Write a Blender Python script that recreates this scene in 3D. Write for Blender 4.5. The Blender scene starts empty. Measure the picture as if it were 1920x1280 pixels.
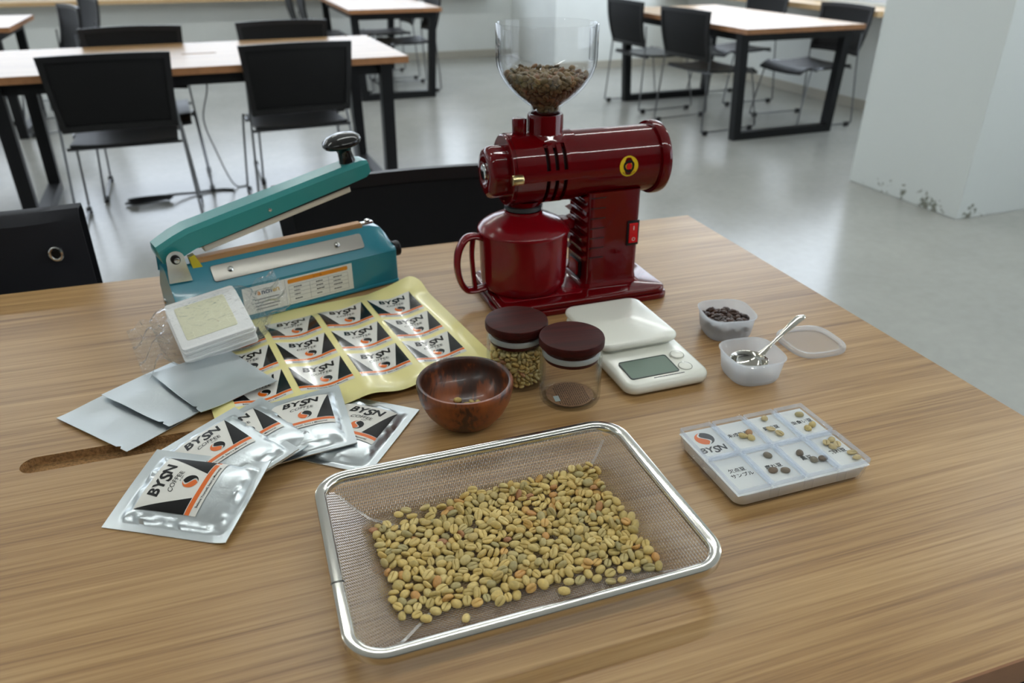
import bpy, bmesh, math, random
from mathutils import Vector, Matrix, Euler, noise, geometry
random.seed(11)
SC = bpy.context.scene
COL = SC.collection
PI = math.pi
T = 0.68                      # height of the work table top
def rad(d): return d * PI / 180

# ------------------------------------------------------------------ camera
cam_d = bpy.data.cameras.new('camera')
cam = bpy.data.objects.new('camera', cam_d); COL.objects.link(cam)
cam.location = (0, 0, T + 0.5)
cam.rotation_euler = (rad(90 - 27.75), 0, 0)
cam_d.sensor_width = 36.0
cam_d.lens = 1450 / 1920 * 36
cam_d.clip_start = 0.02
cam_d.dof.use_dof = True
cam_d.dof.focus_distance = 0.80
cam_d.dof.aperture_fstop = 6.3
SC.camera = cam

# ------------------------------------------------------------------ view, world, light
SC.view_settings.view_transform = 'Standard'
SC.view_settings.look = 'None'
SC.view_settings.gamma = 1.0
SC.view_settings.use_curve_mapping = False
SC.view_settings.exposure = 0.75
SC.cycles.transparent_max_bounces = 48
SC.cycles.max_bounces = 10
w = bpy.data.worlds.new('sky'); SC.world = w; w.use_nodes = True
wb = w.node_tree.nodes['Background']
wb.inputs[0].default_value = (0.80, 0.89, 1.0, 1); wb.inputs[1].default_value = .8

RA = rad(20.5)                # the room stands turned to the camera
def rp(a, b, z=0.0):
    return Vector((a * math.cos(RA) - b * math.sin(RA), a * math.sin(RA) + b * math.cos(RA), z))
A0, A1, B0, B1, HC = -5.5, 4.61, -4.0, 8.5, 2.75     # room walls
def area(name, loc, aim, sx, sy, power, col):
    d = bpy.data.lights.new(name, 'AREA'); d.shape = 'RECTANGLE'; d.size = sx; d.size_y = sy
    d.energy = power; d.color = col
    o = bpy.data.objects.new(name, d); COL.objects.link(o); o.location = loc
    o.rotation_euler = (Vector(aim)).to_track_quat('-Z', 'Y').to_euler()
    return o
DAY = (0.79, 0.88, 1.0)
area('daylight_back_window', rp(-1.2, B1 - .06, 1.66), rp(0, -1, -.05), 7.6, 1.6, 55, DAY)
area('daylight_right_window', rp(A1 - .06, 5.4, 1.66), rp(-1, 0, -.05), 3.4, 1.6, 34, DAY)
area('daylight_near_right_window', rp(A1 - .06, -.6, 1.66), rp(-1, 0, -.05), 4.0, 1.6, 26, DAY)

# ------------------------------------------------------------------ materials
MATS = {}
def newmat(name):
    m = bpy.data.materials.new(name); m.use_nodes = True; MATS[name] = m
    nt = m.node_tree
    return m, nt, nt.nodes, nt.links, nt.nodes['Principled BSDF']
def lin(r, g, b):
    f = lambda c: (c / 255 / 12.92) if c <= 10 else (((c / 255) + .055) / 1.055) ** 2.4
    return (f(r), f(g), f(b), 1)
def pm(name, col, rough=.5, metal=0.0, spec=.5, coat=0.0, bump=None, rnd=0.0, trans=0.0, var=None):
    if name in MATS: return MATS[name]
    m, nt, N, L, p = newmat(name)
    p.inputs['Base Color'].default_value = col
    p.inputs['Roughness'].default_value = rough
    p.inputs['Metallic'].default_value = metal
    p.inputs['Specular IOR Level'].default_value = spec
    p.inputs['Coat Weight'].default_value = coat
    p.inputs['Coat Roughness'].default_value = .08
    p.inputs['Transmission Weight'].default_value = trans
    tc = N.new('ShaderNodeTexCoord')
    if var:                                   # (scale, amount) mottled colour
        n = N.new('ShaderNodeTexNoise'); n.inputs['Scale'].default_value = var[0]; n.inputs['Detail'].default_value = 5
        L.new(tc.outputs['Object'], n.inputs['Vector'])
        mr = N.new('ShaderNodeMapRange'); mr.inputs[3].default_value = 1 - var[1]; mr.inputs[4].default_value = 1 + var[1]
        mr.inputs[1].default_value = .3; mr.inputs[2].default_value = .7
        L.new(n.outputs['Fac'], mr.inputs[0])
        h = N.new('ShaderNodeHueSaturation'); h.inputs['Color'].default_value = col
        L.new(mr.outputs[0], h.inputs['Value']); L.new(h.outputs[0], p.inputs['Base Color'])
    if bump:                                  # (scale, strength)
        n = N.new('ShaderNodeTexNoise'); n.inputs['Scale'].default_value = bump[0]; n.inputs['Detail'].default_value = 4
        L.new(tc.outputs['Object'], n.inputs['Vector'])
        b = N.new('ShaderNodeBump'); b.inputs['Strength'].default_value = bump[1]; b.inputs['Distance'].default_value = .002
        L.new(n.outputs['Fac'], b.inputs['Height']); L.new(b.outputs[0], p.inputs['Normal'])
    return m
def wood(name, c_light, c_mid, c_dark, rough, coat, sc=1.0, axis=0, spec=.5):
    m, nt, N, L, p = newmat(name)
    tc = N.new('ShaderNodeTexCoord')
    def mapped(s_along, s_across, rot=0):
        mp = N.new('ShaderNodeMapping'); L.new(tc.outputs['Object'], mp.inputs[0])
        s = [s_across * sc] * 3; s[axis] = s_along * sc; mp.inputs['Scale'].default_value = s
        return mp
    def ns(mp, scale, det, dist=0.0, rg=.55):
        n = N.new('ShaderNodeTexNoise'); n.inputs['Scale'].default_value = scale; n.inputs['Detail'].default_value = det
        n.inputs['Distortion'].default_value = dist; n.inputs['Roughness'].default_value = rg
        L.new(mp.outputs[0], n.inputs['Vector']); return n
    broad = ns(mapped(.55, 9), 1.6, 3, .4)
    streak = ns(mapped(.8, 62), 1.7, 6, .25, .7)
    fine = ns(mapped(5, 240), 1.2, 4, 0, .6)
    def mul(a, b, wgt):
        x = N.new('ShaderNodeMix'); x.data_type = 'FLOAT'; x.inputs[0].default_value = wgt
        L.new(a, x.inputs[2]); L.new(b, x.inputs[3]); return x.outputs[0]
    f = mul(broad.outputs['Fac'], streak.outputs['Fac'], .62)
    f = mul(f, fine.outputs['Fac'], .30)
    r = N.new('ShaderNodeValToRGB'); L.new(f, r.inputs[0])
    e = r.color_ramp.elements
    e[0].position = .36; e[0].color = c_dark; e[1].position = .62; e[1].color = c_light
    x = e.new(.48); x.color = c_mid
    L.new(r.outputs[0], p.inputs['Base Color'])
    p.inputs['Roughness'].default_value = rough; p.inputs['Coat Weight'].default_value = coat
    p.inputs['Coat Roughness'].default_value = .25; p.inputs['Specular IOR Level'].default_value = spec
    b = N.new('ShaderNodeBump'); b.inputs['Strength'].default_value = .10; b.inputs['Distance'].default_value = .001
    L.new(fine.outputs['Fac'], b.inputs['Height']); L.new(b.outputs[0], p.inputs['Normal'])
    return m
def thin_glass(name, tint=(.97, .98, .98), edge=(.55, .6, .6), ior=1.48, rough=.0, haze=0.0, hazecol=(1, 1, 1), bump=None, ep=2.5):
    m, nt, N, L, p = newmat(name)
    out = N['Material Output']; N.remove(p)
    lw = N.new('ShaderNodeLayerWeight'); lw.inputs['Blend'].default_value = .35
    mc = N.new('ShaderNodeMix'); mc.data_type = 'RGBA'
    pw = N.new('ShaderNodeMath'); pw.operation = 'POWER'; pw.inputs[1].default_value = ep
    L.new(lw.outputs['Facing'], pw.inputs[0]); L.new(pw.outputs[0], mc.inputs[0])
    mc.inputs[6].default_value = (*tint, 1); mc.inputs[7].default_value = (*edge, 1)
    tr = N.new('ShaderNodeBsdfTransparent'); L.new(mc.outputs[2], tr.inputs[0])
    gl = N.new('ShaderNodeBsdfGlossy'); gl.inputs['Roughness'].default_value = rough
    # Schlick reflectance, the same from both sides of the sheet
    lf = N.new('ShaderNodeLayerWeight'); lf.inputs['Blend'].default_value = .5
    p5 = N.new('ShaderNodeMath'); p5.operation = 'POWER'; p5.inputs[1].default_value = 5; L.new(lf.outputs['Facing'], p5.inputs[0])
    f0 = ((ior - 1) / (ior + 1)) ** 2
    fm = N.new('ShaderNodeMath'); fm.operation = 'MULTIPLY_ADD'; fm.inputs[1].default_value = .85; fm.inputs[2].default_value = f0; L.new(p5.outputs[0], fm.inputs[0])
    mx = N.new('ShaderNodeMixShader'); L.new(fm.outputs[0], mx.inputs[0]); L.new(tr.outputs[0], mx.inputs[1]); L.new(gl.outputs[0], mx.inputs[2])
    last = mx.outputs[0]
    if haze:
        df = N.new('ShaderNodeBsdfTranslucent'); df.inputs[0].default_value = (*hazecol, 1)
        d2 = N.new('ShaderNodeBsdfDiffuse'); d2.inputs[0].default_value = (*hazecol, 1)
        md = N.new('ShaderNodeMixShader'); md.inputs[0].default_value = .4; L.new(df.outputs[0], md.inputs[1]); L.new(d2.outputs[0], md.inputs[2])
        mh = N.new('ShaderNodeMixShader'); mh.inputs[0].default_value = haze; L.new(last, mh.inputs[1]); L.new(md.outputs[0], mh.inputs[2]); last = mh.outputs[0]
    if bump:
        tc = N.new('ShaderNodeTexCoord'); n = N.new('ShaderNodeTexNoise'); n.inputs['Scale'].default_value = bump[0]; n.inputs['Detail'].default_value = 2
        n.inputs['Distortion'].default_value = 1.2
        L.new(tc.outputs['Object'], n.inputs['Vector'])
        b = N.new('ShaderNodeBump'); b.inputs['Strength'].default_value = bump[1]; b.inputs['Distance'].default_value = .004
        L.new(n.outputs['Fac'], b.inputs['Height'])
        L.new(b.outputs[0], gl.inputs['Normal']); L.new(b.outputs[0], lf.inputs['Normal'])
    L.new(last, out.inputs[0])
    return m

# ------------------------------------------------------------------ mesh helpers
class MB:
    def __init__(s): s.v = []; s.f = []; s.m = []
    def add(s, v, f, M=None, mi=0):
        o = len(s.v)
        s.v += [tuple(M @ Vector(p)) if M else tuple(p) for p in v]
        s.f += [tuple(i + o for i in q) for q in f]; s.m += [mi] * len(f)
        return s
    def box(s, x0, x1, y0, y1, z0, z1, M=None, mi=0):
        v = [(x, y, z) for z in (z0, z1) for y in (y0, y1) for x in (x0, x1)]
        return s.add(v, [(0, 2, 3, 1), (4, 5, 7, 6), (0, 1, 5, 4), (2, 6, 7, 3), (0, 4, 6, 2), (1, 3, 7, 5)], M, mi)
    def loft(s, loops, cap0=True, cap1=True, M=None, mi=0, closed=False):
        n = len(loops[0]); v = [p for l in loops for p in l]; f = []
        for i in range(len(loops) - (0 if closed else 1)):
            j = (i + 1) % len(loops)
            for k in range(n): f.append((i * n + k, i * n + (k + 1) % n, j * n + (k + 1) % n, j * n + k))
        if cap0 and not closed: f.append(tuple(range(n))[::-1])
        if cap1 and not closed: f.append(tuple((len(loops) - 1) * n + k for k in range(n)))
        return s.add(v, f, M, mi)
    def lathe(s, prof, n=32, M=None, mi=0, cap0=False, cap1=False):
        return s.loft([[(r * math.cos(2 * PI * k / n), r * math.sin(2 * PI * k / n), z) for k in range(n)] for r, z in prof], cap0, cap1, M, mi)
    def cyl(s, r, z0, z1, n=24, M=None, bev=0.0, mi=0, r1=None):
        r1 = r if r1 is None else r1
        if bev: p = [(r - bev, z0), (r - .3 * bev, z0 + .3 * bev), (r, z0 + bev), (r1, z1 - bev), (r1 - .3 * bev, z1 - .3 * bev), (r1 - bev, z1)]
        else: p = [(r, z0), (r1, z1)]
        return s.lathe(p, n, M, mi, True, True)
    def tube(s, path, r, n=8, closed=False, M=None, mi=0, cap=True, flat=None):
        P = [Vector(p) for p in path]; loops = []; nrm = None
        for i, p in enumerate(P):
            if closed: t = (P[(i + 1) % len(P)] - P[i - 1])
            else: t = P[min(i + 1, len(P) - 1)] - P[max(i - 1, 0)]
            t.normalize()
            if nrm is None: nrm = t.orthogonal().normalized() if flat is None else (Vector(flat) - t * t.dot(Vector(flat))).normalized()
            else:
                nrm = (nrm - t * t.dot(nrm)).normalized() if flat is None else (Vector(flat) - t * t.dot(Vector(flat))).normalized()
            bn = t.cross(nrm)
            rr = r[i] if isinstance(r, list) else r
            ra, rb = rr if isinstance(rr, tuple) else (rr, rr)
            loops.append([tuple(p + nrm * ra * math.cos(2 * PI * k / n) + bn * rb * math.sin(2 * PI * k / n)) for k in range(n)])
        return s.loft(loops, cap, cap, M, mi, closed)
    def build(s, name, mats, parent=None, smooth=40, bevel=0.0, bseg=2):
        me = bpy.data.meshes.new(name); me.from_pydata(s.v, [], s.f)
        if not isinstance(mats, (list, tuple)): mats = [mats]
        for m in mats: me.materials.append(m)
        if len(mats) > 1: me.polygons.foreach_set('material_index', s.m)
        bm = bmesh.new(); bm.from_mesh(me)
        if bevel:
            bmesh.ops.remove_doubles(bm, verts=bm.verts, dist=1e-6)
            ed = [e for e in bm.edges if len(e.link_faces) == 2 and e.calc_face_angle() > .6]
            bmesh.ops.bevel(bm, geom=ed, offset=bevel, segments=bseg, profile=.6, affect='EDGES', clamp_overlap=True)
        bmesh.ops.recalc_face_normals(bm, faces=bm.faces)
        bm.to_mesh(me); bm.free()
        if smooth:
            me.polygons.foreach_set('use_smooth', [True] * len(me.polygons)); me.set_sharp_from_angle(angle=rad(smooth))
        me.update()
        o = bpy.data.objects.new(name, me); COL.objects.link(o)
        if parent: o.parent = parent
        return o
def rr(w, d, r, z, n=5, cx=0, cy=0):
    r = min(r, w / 2 - 1e-5, d / 2 - 1e-5); o = []
    for (sx, sy, a0) in ((1, 1, 0), (-1, 1, 90), (-1, -1, 180), (1, -1, 270)):
        for k in range(n + 1):
            a = rad(a0 + 90 * k / n)
            o.append((cx + sx * (w / 2 - r) + r * math.cos(a), cy + sy * (d / 2 - r) + r * math.sin(a), z))
    return o
def rbox(mb, w, d, z0, z1, r, b, cx=0, cy=0, M=None, mi=0, n=5):
    L = []
    for k in range(4): a = rad(90 * k / 3); L.append(rr(w - 2 * b * (1 - math.sin(a)), d - 2 * b * (1 - math.sin(a)), max(r - b * (1 - math.sin(a)), .0005), z0 + b * (1 - math.cos(a)), n, cx, cy))
    for k in range(4): a = rad(90 * k / 3); L.append(rr(w - 2 * b * (1 - math.cos(a)), d - 2 * b * (1 - math.cos(a)), max(r - b * (1 - math.cos(a)), .0005), z1 - b + b * math.sin(a), n, cx, cy))
    return mb.loft(L, True, True, M, mi)
def tag(o, label=None, cat=None, group=None, kind=None):
    if label: o['label'] = label
    if cat: o['category'] = cat
    if group: o['group'] = group
    if kind: o['kind'] = kind
    return o
def root(name, label, cat, loc=(0, 0, 0), rz=0.0, group=None, rot=None):
    o = bpy.data.objects.new(name, None); COL.objects.link(o); o.empty_display_size = .05
    o.location = loc; o.rotation_euler = rot if rot else (0, 0, rad(rz))
    return tag(o, label, cat, group)
def copy_tree(o, parent=None):
    c = o.copy(); COL.objects.link(c); c.parent = parent
    for ch in list(o.children): copy_tree(ch, c)
    return c
def Rx(d): return Matrix.Rotation(rad(d), 4, 'X')
def Ry(d): return Matrix.Rotation(rad(d), 4, 'Y')
def Rz(d): return Matrix.Rotation(rad(d), 4, 'Z')
def Tr(x, y, z): return Matrix.Translation((x, y, z))
def smooth_path(pts, n=6):
    P = [Vector(p) for p in pts]; out = []
    for i in range(len(P) - 1):
        p0 = P[max(i - 1, 0)]; p1 = P[i]; p2 = P[i + 1]; p3 = P[min(i + 2, len(P) - 1)]
        for k in range(n):
            t = k / n
            out.append(.5 * ((2 * p1) + (p2 - p0) * t + (2 * p0 - 5 * p1 + 4 * p2 - p3) * t * t + (3 * p1 - p0 - 3 * p2 + p3) * t ** 3))
    out.append(P[-1]); return out
_glyph = {}
def glyphs(s, size=1.0, bold=0.0, shear=0.0, align='CENTER'):
    key = (s, bold, shear, align)
    if key not in _glyph:
        c = bpy.data.curves.new('txt', 'FONT'); c.body = s; c.size = 1; c.offset = bold; c.shear = shear; c.align_x = align; c.align_y = 'CENTER'
        c.resolution_u = 3
        o = bpy.data.objects.new('txt', c); COL.objects.link(o)
        dg = bpy.context.evaluated_depsgraph_get(); dg.update()
        me = bpy.data.meshes.new_from_object(o.evaluated_get(dg))
        _glyph[key] = ([tuple(v.co[:2]) for v in me.vertices], [tuple(p.vertices) for p in me.polygons])
        bpy.data.objects.remove(o); bpy.data.curves.remove(c); bpy.data.meshes.remove(me)
    v, f = _glyph[key]
    return [(x * size, y * size) for x, y in v], f

# shared plain materials
M_BLACK = pm('black_plastic', (.006, .006, .007, 1), .42, spec=.4)
M_CHAIR = pm('black_chair_mesh', (.0045, .0046, .005, 1), .6, spec=.25)
M_STEELROD = pm('dark_chromed_rod', (.20, .205, .215, 1), .28, 1.0)
M_BLKSTEEL = pm('black_painted_steel', (.0045, .005, .0062, 1), .45, spec=.3)
M_RUBBER = pm('black_rubber', (.015, .015, .016, 1), .7)
M_STEEL = pm('bright_steel', (.62, .62, .60, 1), .16, 1.0)
M_WHITEPAPER = pm('white_paper', lin(222, 220, 212), .45)
M_INK = pm('black_ink', (.008, .0075, .0075, 1), .4, spec=.2)
M_ORANGE = pm('orange_ink', lin(222, 104, 24), .4)
M_GREYINK = pm('grey_ink', (.10, .10, .11, 1), .5, spec=.2)
M_WOOD = wood('light_walnut_laminate', lin(186, 152, 104), lin(158, 122, 77), lin(114, 80, 46), .36, .14)
M_EDGE = pm('brown_edge_band', lin(150, 104, 66), .5, var=(30, .12))
# ------------------------------------------------------------------ room shell
def struct_box(name, mat, a0, a1, b0, b1, z0, z1, kind='structure', parent=None, bevel=0.0):
    mb = MB(); mb.box(a0, a1, b0, b1, z0, z1)
    o = mb.build(name, mat, parent, smooth=0, bevel=bevel)
    if parent is None: o.rotation_euler = (0, 0, RA); tag(o, kind=kind)
    return o
M_WALL = pm('painted_wall', lin(226, 230, 228), .75, bump=(40, .08), var=(3, .03))
M_CEIL = pm('ceiling_paint', lin(228, 228, 224), .9)
M_FRAME = pm('window_frame_aluminium', (.55, .56, .57, 1), .4, .8)
M_GLASSP = thin_glass('window_glass')
def floor_mat():
    m, nt, N, L, p = newmat('polished_concrete')
    tc = N.new('ShaderNodeTexCoord')
    n1 = N.new('ShaderNodeTexNoise'); n1.inputs['Scale'].default_value = 2.2; n1.inputs['Detail'].default_value = 6; n1.inputs['Roughness'].default_value = .6
    n2 = N.new('ShaderNodeTexNoise'); n2.inputs['Scale'].default_value = 26; n2.inputs['Detail'].default_value = 4
    L.new(tc.outputs['Object'], n1.inputs['Vector']); L.new(tc.outputs['Object'], n2.inputs['Vector'])
    mx = N.new('ShaderNodeMix'); mx.data_type = 'FLOAT'; mx.inputs[0].default_value = .4
    L.new(n1.outputs['Fac'], mx.inputs[2]); L.new(n2.outputs['Fac'], mx.inputs[3])
    r = N.new('ShaderNodeValToRGB'); L.new(mx.outputs[0], r.inputs[0])
    r.color_ramp.elements[0].position = .3; r.color_ramp.elements[0].color = lin(150, 150, 145)
    r.color_ramp.elements[1].position = .7; r.color_ramp.elements[1].color = lin(164, 164, 158)
    L.new(r.outputs[0], p.inputs['Base Color'])
    rr_ = N.new('ShaderNodeMapRange'); rr_.inputs[3].default_value = .19; rr_.inputs[4].default_value = .27
    L.new(n1.outputs['Fac'], rr_.inputs[0]); L.new(rr_.outputs[0], p.inputs['Roughness'])
    p.inputs['Specular IOR Level'].default_value = .5
    return m
struct_box('floor', floor_mat(), A0, A1, B0, B1, -.12, 0)
struct_box('ceiling', M_CEIL, A0, A1, B0, B1, HC, HC + .1)
ZS, ZT = .74, 2.5
def wall_with_windows(name, axis, fixed0, fixed1, s0, s1, wins):
    # wins: list of (w0, w1) openings between ZS and ZT
    mb = MB()
    def bx(u0, u1, z0, z1):
        if axis == 'a': mb.box(u0, u1, fixed0, fixed1, z0, z1)
        else: mb.box(fixed0, fixed1, u0, u1, z0, z1)
    bx(s0, s1, 0, ZS); bx(s0, s1, ZT, HC)
    cur = s0
    for w0, w1 in wins:
        bx(cur, w0, ZS, ZT); cur = w1
    bx(cur, s1, ZS, ZT)
    o = mb.build(name, M_WALL, None, smooth=0); o.rotation_euler = (0, 0, RA); return tag(o, kind='structure')
bw = [(-5.0, -3.1), (-3.0, -1.1), (-1.0, .9), (1.0, 2.9)]
rw = [(-2.6, -.65), (-.55, 1.4), (3.7, 5.35), (5.45, 7.1)]
lw_ = []
wall_with_windows('wall_back', 'a', B1, B1 + .15, A0, A1, bw)
wall_with_windows('wall_right', 'b', A1, A1 + .15, B0, B1, rw)
struct_box('wall_left', M_WALL, A0 - .15, A0, B0, B1, 0, HC)
M_DARKWALL = pm('wall_dark_for_reflections', (.045, .042, .04, 1), .6)  # unseen wall behind the camera, coloured dark so reflections stay dark
struct_box('wall_front', M_DARKWALL, A0, A1, B0 - .15, B0, 0, HC)
wn = 0
for axis, fx, wins in (('a', B1 + .07, bw), ('b', A1 + .07, rw)):
    for w0, w1 in wins:
        wn += 1
        mb = MB()
        def bx(u0, u1, z0, z1, d=.03):
            if axis == 'a': mb.box(u0, u1, fx - d, fx + d, z0, z1)
            else: mb.box(fx - d, fx + d, u0, u1, z0, z1)
        bx(w0, w0 + .05, ZS, ZT); bx(w1 - .05, w1, ZS, ZT); bx(w0 + .05, w1 - .05, ZS, ZS + .05); bx(w0 + .05, w1 - .05, ZT - .05, ZT)
        bx((w0 + w1) / 2 - .025, (w0 + w1) / 2 + .025, ZS + .05, ZT - .05)
        o = mb.build('window_%d' % wn, M_FRAME, None, smooth=0); o.rotation_euler = (0, 0, RA); tag(o, kind='structure')
        for u0, u1 in ((w0 + .05, (w0 + w1) / 2 - .025), ((w0 + w1) / 2 + .025, w1 - .05)):
            mb = MB(); bx(u0, u1, ZS + .05, ZT - .05, .004)
            mb.build('pane', M_GLASSP, o, smooth=0)
# engaged block of the back wall and the free standing pillar
struct_box('wall_step', M_WALL, 3.17, A1, 7.29, B1, 0, HC)
def pillar():
    m, nt, N, L, p = newmat('chipped_white_paint')
    tc = N.new('ShaderNodeTexCoord'); sx = N.new('ShaderNodeSeparateXYZ'); L.new(tc.outputs['Object'], sx.inputs[0])
    n = N.new('ShaderNodeTexNoise'); n.inputs['Scale'].default_value = 9; n.inputs['Detail'].default_value = 7; n.inputs['Roughness'].default_value = .7
    L.new(tc.outputs['Object'], n.inputs['Vector'])
    n2 = N.new('ShaderNodeTexNoise'); n2.inputs['Scale'].default_value = 38; n2.inputs['Detail'].default_value = 3
    L.new(tc.outputs['Object'], n2.inputs['Vector'])
    mr = N.new('ShaderNodeMapRange'); mr.inputs[1].default_value = 0; mr.inputs[2].default_value = .16; mr.inputs[3].default_value = .57; mr.inputs[4].default_value = .74
    L.new(sx.outputs[2], mr.inputs[0])
    av = N.new('ShaderNodeMath'); av.operation = 'ADD'; L.new(n.outputs['Fac'], av.inputs[0])
    hf = N.new('ShaderNodeMath'); hf.operation = 'MULTIPLY_ADD'; hf.inputs[1].default_value = .35; hf.inputs[2].default_value = -.175
    L.new(n2.outputs['Fac'], hf.inputs[0]); L.new(hf.outputs[0], av.inputs[1])
    gt = N.new('ShaderNodeMath'); gt.operation = 'GREATER_THAN'; L.new(av.outputs[0], gt.inputs[0]); L.new(mr.outputs[0], gt.inputs[1])
    mx = N.new('ShaderNodeMix'); mx.data_type = 'RGBA'; L.new(gt.outputs[0], mx.inputs[0])
    mx.inputs[6].default_value = lin(210, 215, 212); mx.inputs[7].default_value = lin(120, 122, 110)
    L.new(mx.outputs[2], p.inputs['Base Color']); p.inputs['Roughness'].default_value = .6
    b = N.new('ShaderNodeBump'); b.inputs['Strength'].default_value = .15; b.inputs['Distance'].default_value = .01
    L.new(n.outputs['Fac'], b.inputs['Height']); L.new(b.outputs[0], p.inputs['Normal'])
    return m
struct_box('wall_pillar', pillar(), 3.158, 3.86, 2.52, 3.22, 0, HC, bevel=.004)
M_BASE = pm('grey_baseboard', lin(178, 174, 162), .6)
struct_box('baseboard_back', M_BASE, A0, 3.17, B1 - .012, B1, 0, .07)
struct_box('baseboard_right', M_BASE, A1 - .012, A1, 3.3, 7.29, 0, .07)
struct_box('baseboard_step', M_BASE, 3.158, A1, 7.278, 7.29, 0, .07)
# wooden window counters
M_COUNTER = wood('counter_wood', lin(214, 186, 146), lin(196, 164, 120), lin(170, 134, 92), .3, .2)
for nm, lab, q in (('window_counter', 'long wooden counter under the back windows at the upper left', (A0, 2.9, B1 - .28, B1, .63, .665)),
                   ('window_counter', 'short wooden counter along the right wall beside the white pillar', (A1 - .3, A1, 4.45, 7.27, .68, .72))):
    mb = MB(); mb.box(*q); o = mb.build(nm, M_COUNTER, None, smooth=0, bevel=.003); o.rotation_euler = (0, 0, RA); tag(o, lab, 'counter')
# ceiling LED battens
M_LED, nt_, N_, L_, p_ = newmat('led_tube')
p_.inputs['Emission Color'].default_value = (.97, 1, .98, 1); p_.inputs['Emission Strength'].default_value = 21.5
for a, b, lab in ((-2.4, -.5, 'behind the camera on the left'), (.95, -.5, 'behind the camera'), (3.6, -.5, 'behind the camera on the right'),
                  (-2.4, 2.3, 'above the left tables'), (.95, 2.3, 'above the far edge of the work table'), (3.6, 1.9, 'beside the pillar'),
                  (-2.4, 5.3, 'near the back windows on the left'), (.95, 5.3, 'near the back windows in the middle'), (3.6, 5.3, 'above the right table')):
    o = root('ceiling_light', 'white linear ceiling batten ' + lab, 'light', rp(a, b, HC), math.degrees(RA), 'ceiling battens')
    hl = 1.3 if a == .95 else .8 if a == 3.6 else 1.25
    mb = MB(); rbox(mb, 2 * hl, .16, -.05, 0, .01, .006); mb.build('housing', M_CEIL, o)
    mb = MB(); mb.tube([(-hl + .04, 0, -.06), (hl - .04, 0, -.06)], .022, 10); mb.build('tube', M_LED, o)

# ------------------------------------------------------------------ tables and chairs
M_CORK = pm('particle_board', lin(150, 112, 68), .85, bump=(500, .8), var=(300, .4))
def tabletop_mesh(L, W, th, slot=None):
    out = [(-L / 2, -W / 2), (L / 2, -W / 2), (L / 2, W / 2), (-L / 2, W / 2)]
    mb = MB(); hole = []
    if slot:
        x0, x1, yc, r = slot
        for k in range(13): a = rad(90 + 180 * k / 12); hole.append((x0 + r + r * math.cos(a), yc + r * math.sin(a)))
        for k in range(13): a = rad(-90 + 180 * k / 12); hole.append((x1 - r + r * math.cos(a), yc + r * math.sin(a)))
        tri = geometry.tessellate_polygon([[Vector((*p, 0)) for p in out], [Vector((*p, 0)) for p in hole]])
        P = out + hole
        mb.add([(x, y, 0) for x, y in P], [tuple(t) for t in tri])
        n = len(hole); dep = .010
        mb.add([(x, y, 0) for x, y in hole] + [(x, y, -dep) for x, y in hole], [(k, (k + 1) % n, n + (k + 1) % n, n + k) for k in range(n)], mi=1)
        mb.add([(x, y, -dep) for x, y in hole], [tuple(range(n))], mi=1)
    else:
        mb.add([(x, y, 0) for x, y in out], [(0, 1, 2, 3)])
    mb.add([(x, y, -th) for x, y in out], [(3, 2, 1, 0)])
    return mb, out
def make_table(label, loc, rz, L, W, th=.03, H=T, slot=None, edge=None):
    o = root('table', label, 'table', (loc[0], loc[1], 0), rz)
    mb, out = tabletop_mesh(L, W, th, slot)
    mt = [M_WOOD, M_CORK] if slot else [M_WOOD]
    top = mb.build('tabletop', mt, o, smooth=0); top.location = (0, 0, H)
    mb = MB(); e = .0015
    mb.loft([[(x * (1 + 2 * e / L), y * (1 + 2 * e / W), z) for x, y in out] for z in (-th, -.0012)], False, False)
    mb.loft([[(x * (1 + 2 * e / L), y * (1 + 2 * e / W), -.0012) for x, y in out], [(x, y, -.0001) for x, y in out]], False, False)
    eb = mb.build('edge_band', edge or M_EDGE, o, smooth=0); eb.location = (0, 0, H)
    for sx in (-1, 1):
        mb = MB(); x = sx * (L / 2 - .10); t = .0275; zb = H - th
        def bar(p, q, a, b):
            mb.tube([p, q], (a * 1.414, b * 1.414), 4, flat=(1, 0, 0))
        M45 = None
        yo, yi = W / 2 - .05, W / 2 - .085
        for s in (-1, 1):
            v = []
            for z, y in ((0, s * yi), (zb, s * yo)):
                v += [(x - t, y - t, z), (x + t, y - t, z), (x + t, y + t, z), (x - t, y + t, z)]
            mb.add(v, [(0, 1, 5, 4), (1, 2, 6, 5), (2, 3, 7, 6), (3, 0, 4, 7), (0, 3, 2, 1), (4, 5, 6, 7)])
        mb.box(x - t, x + t, -yi + t, yi - t, .0, .05)
        mb.box(x - t, x + t, -yo + t, yo - t, zb - .05, zb - .0005)
        mb.build('leg_frame', M_BLKSTEEL, o, smooth=0)
    for s in (-1, 1):
        mb = MB(); mb.box(-L / 2 + .13, L / 2 - .13, s * (W / 2 - .075) - .02, s * (W / 2 - .075) + .02, H - th - .05, H - th - .0005)
        mb.build('side_rail', M_BLKSTEEL, o, smooth=0)
    return o

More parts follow.
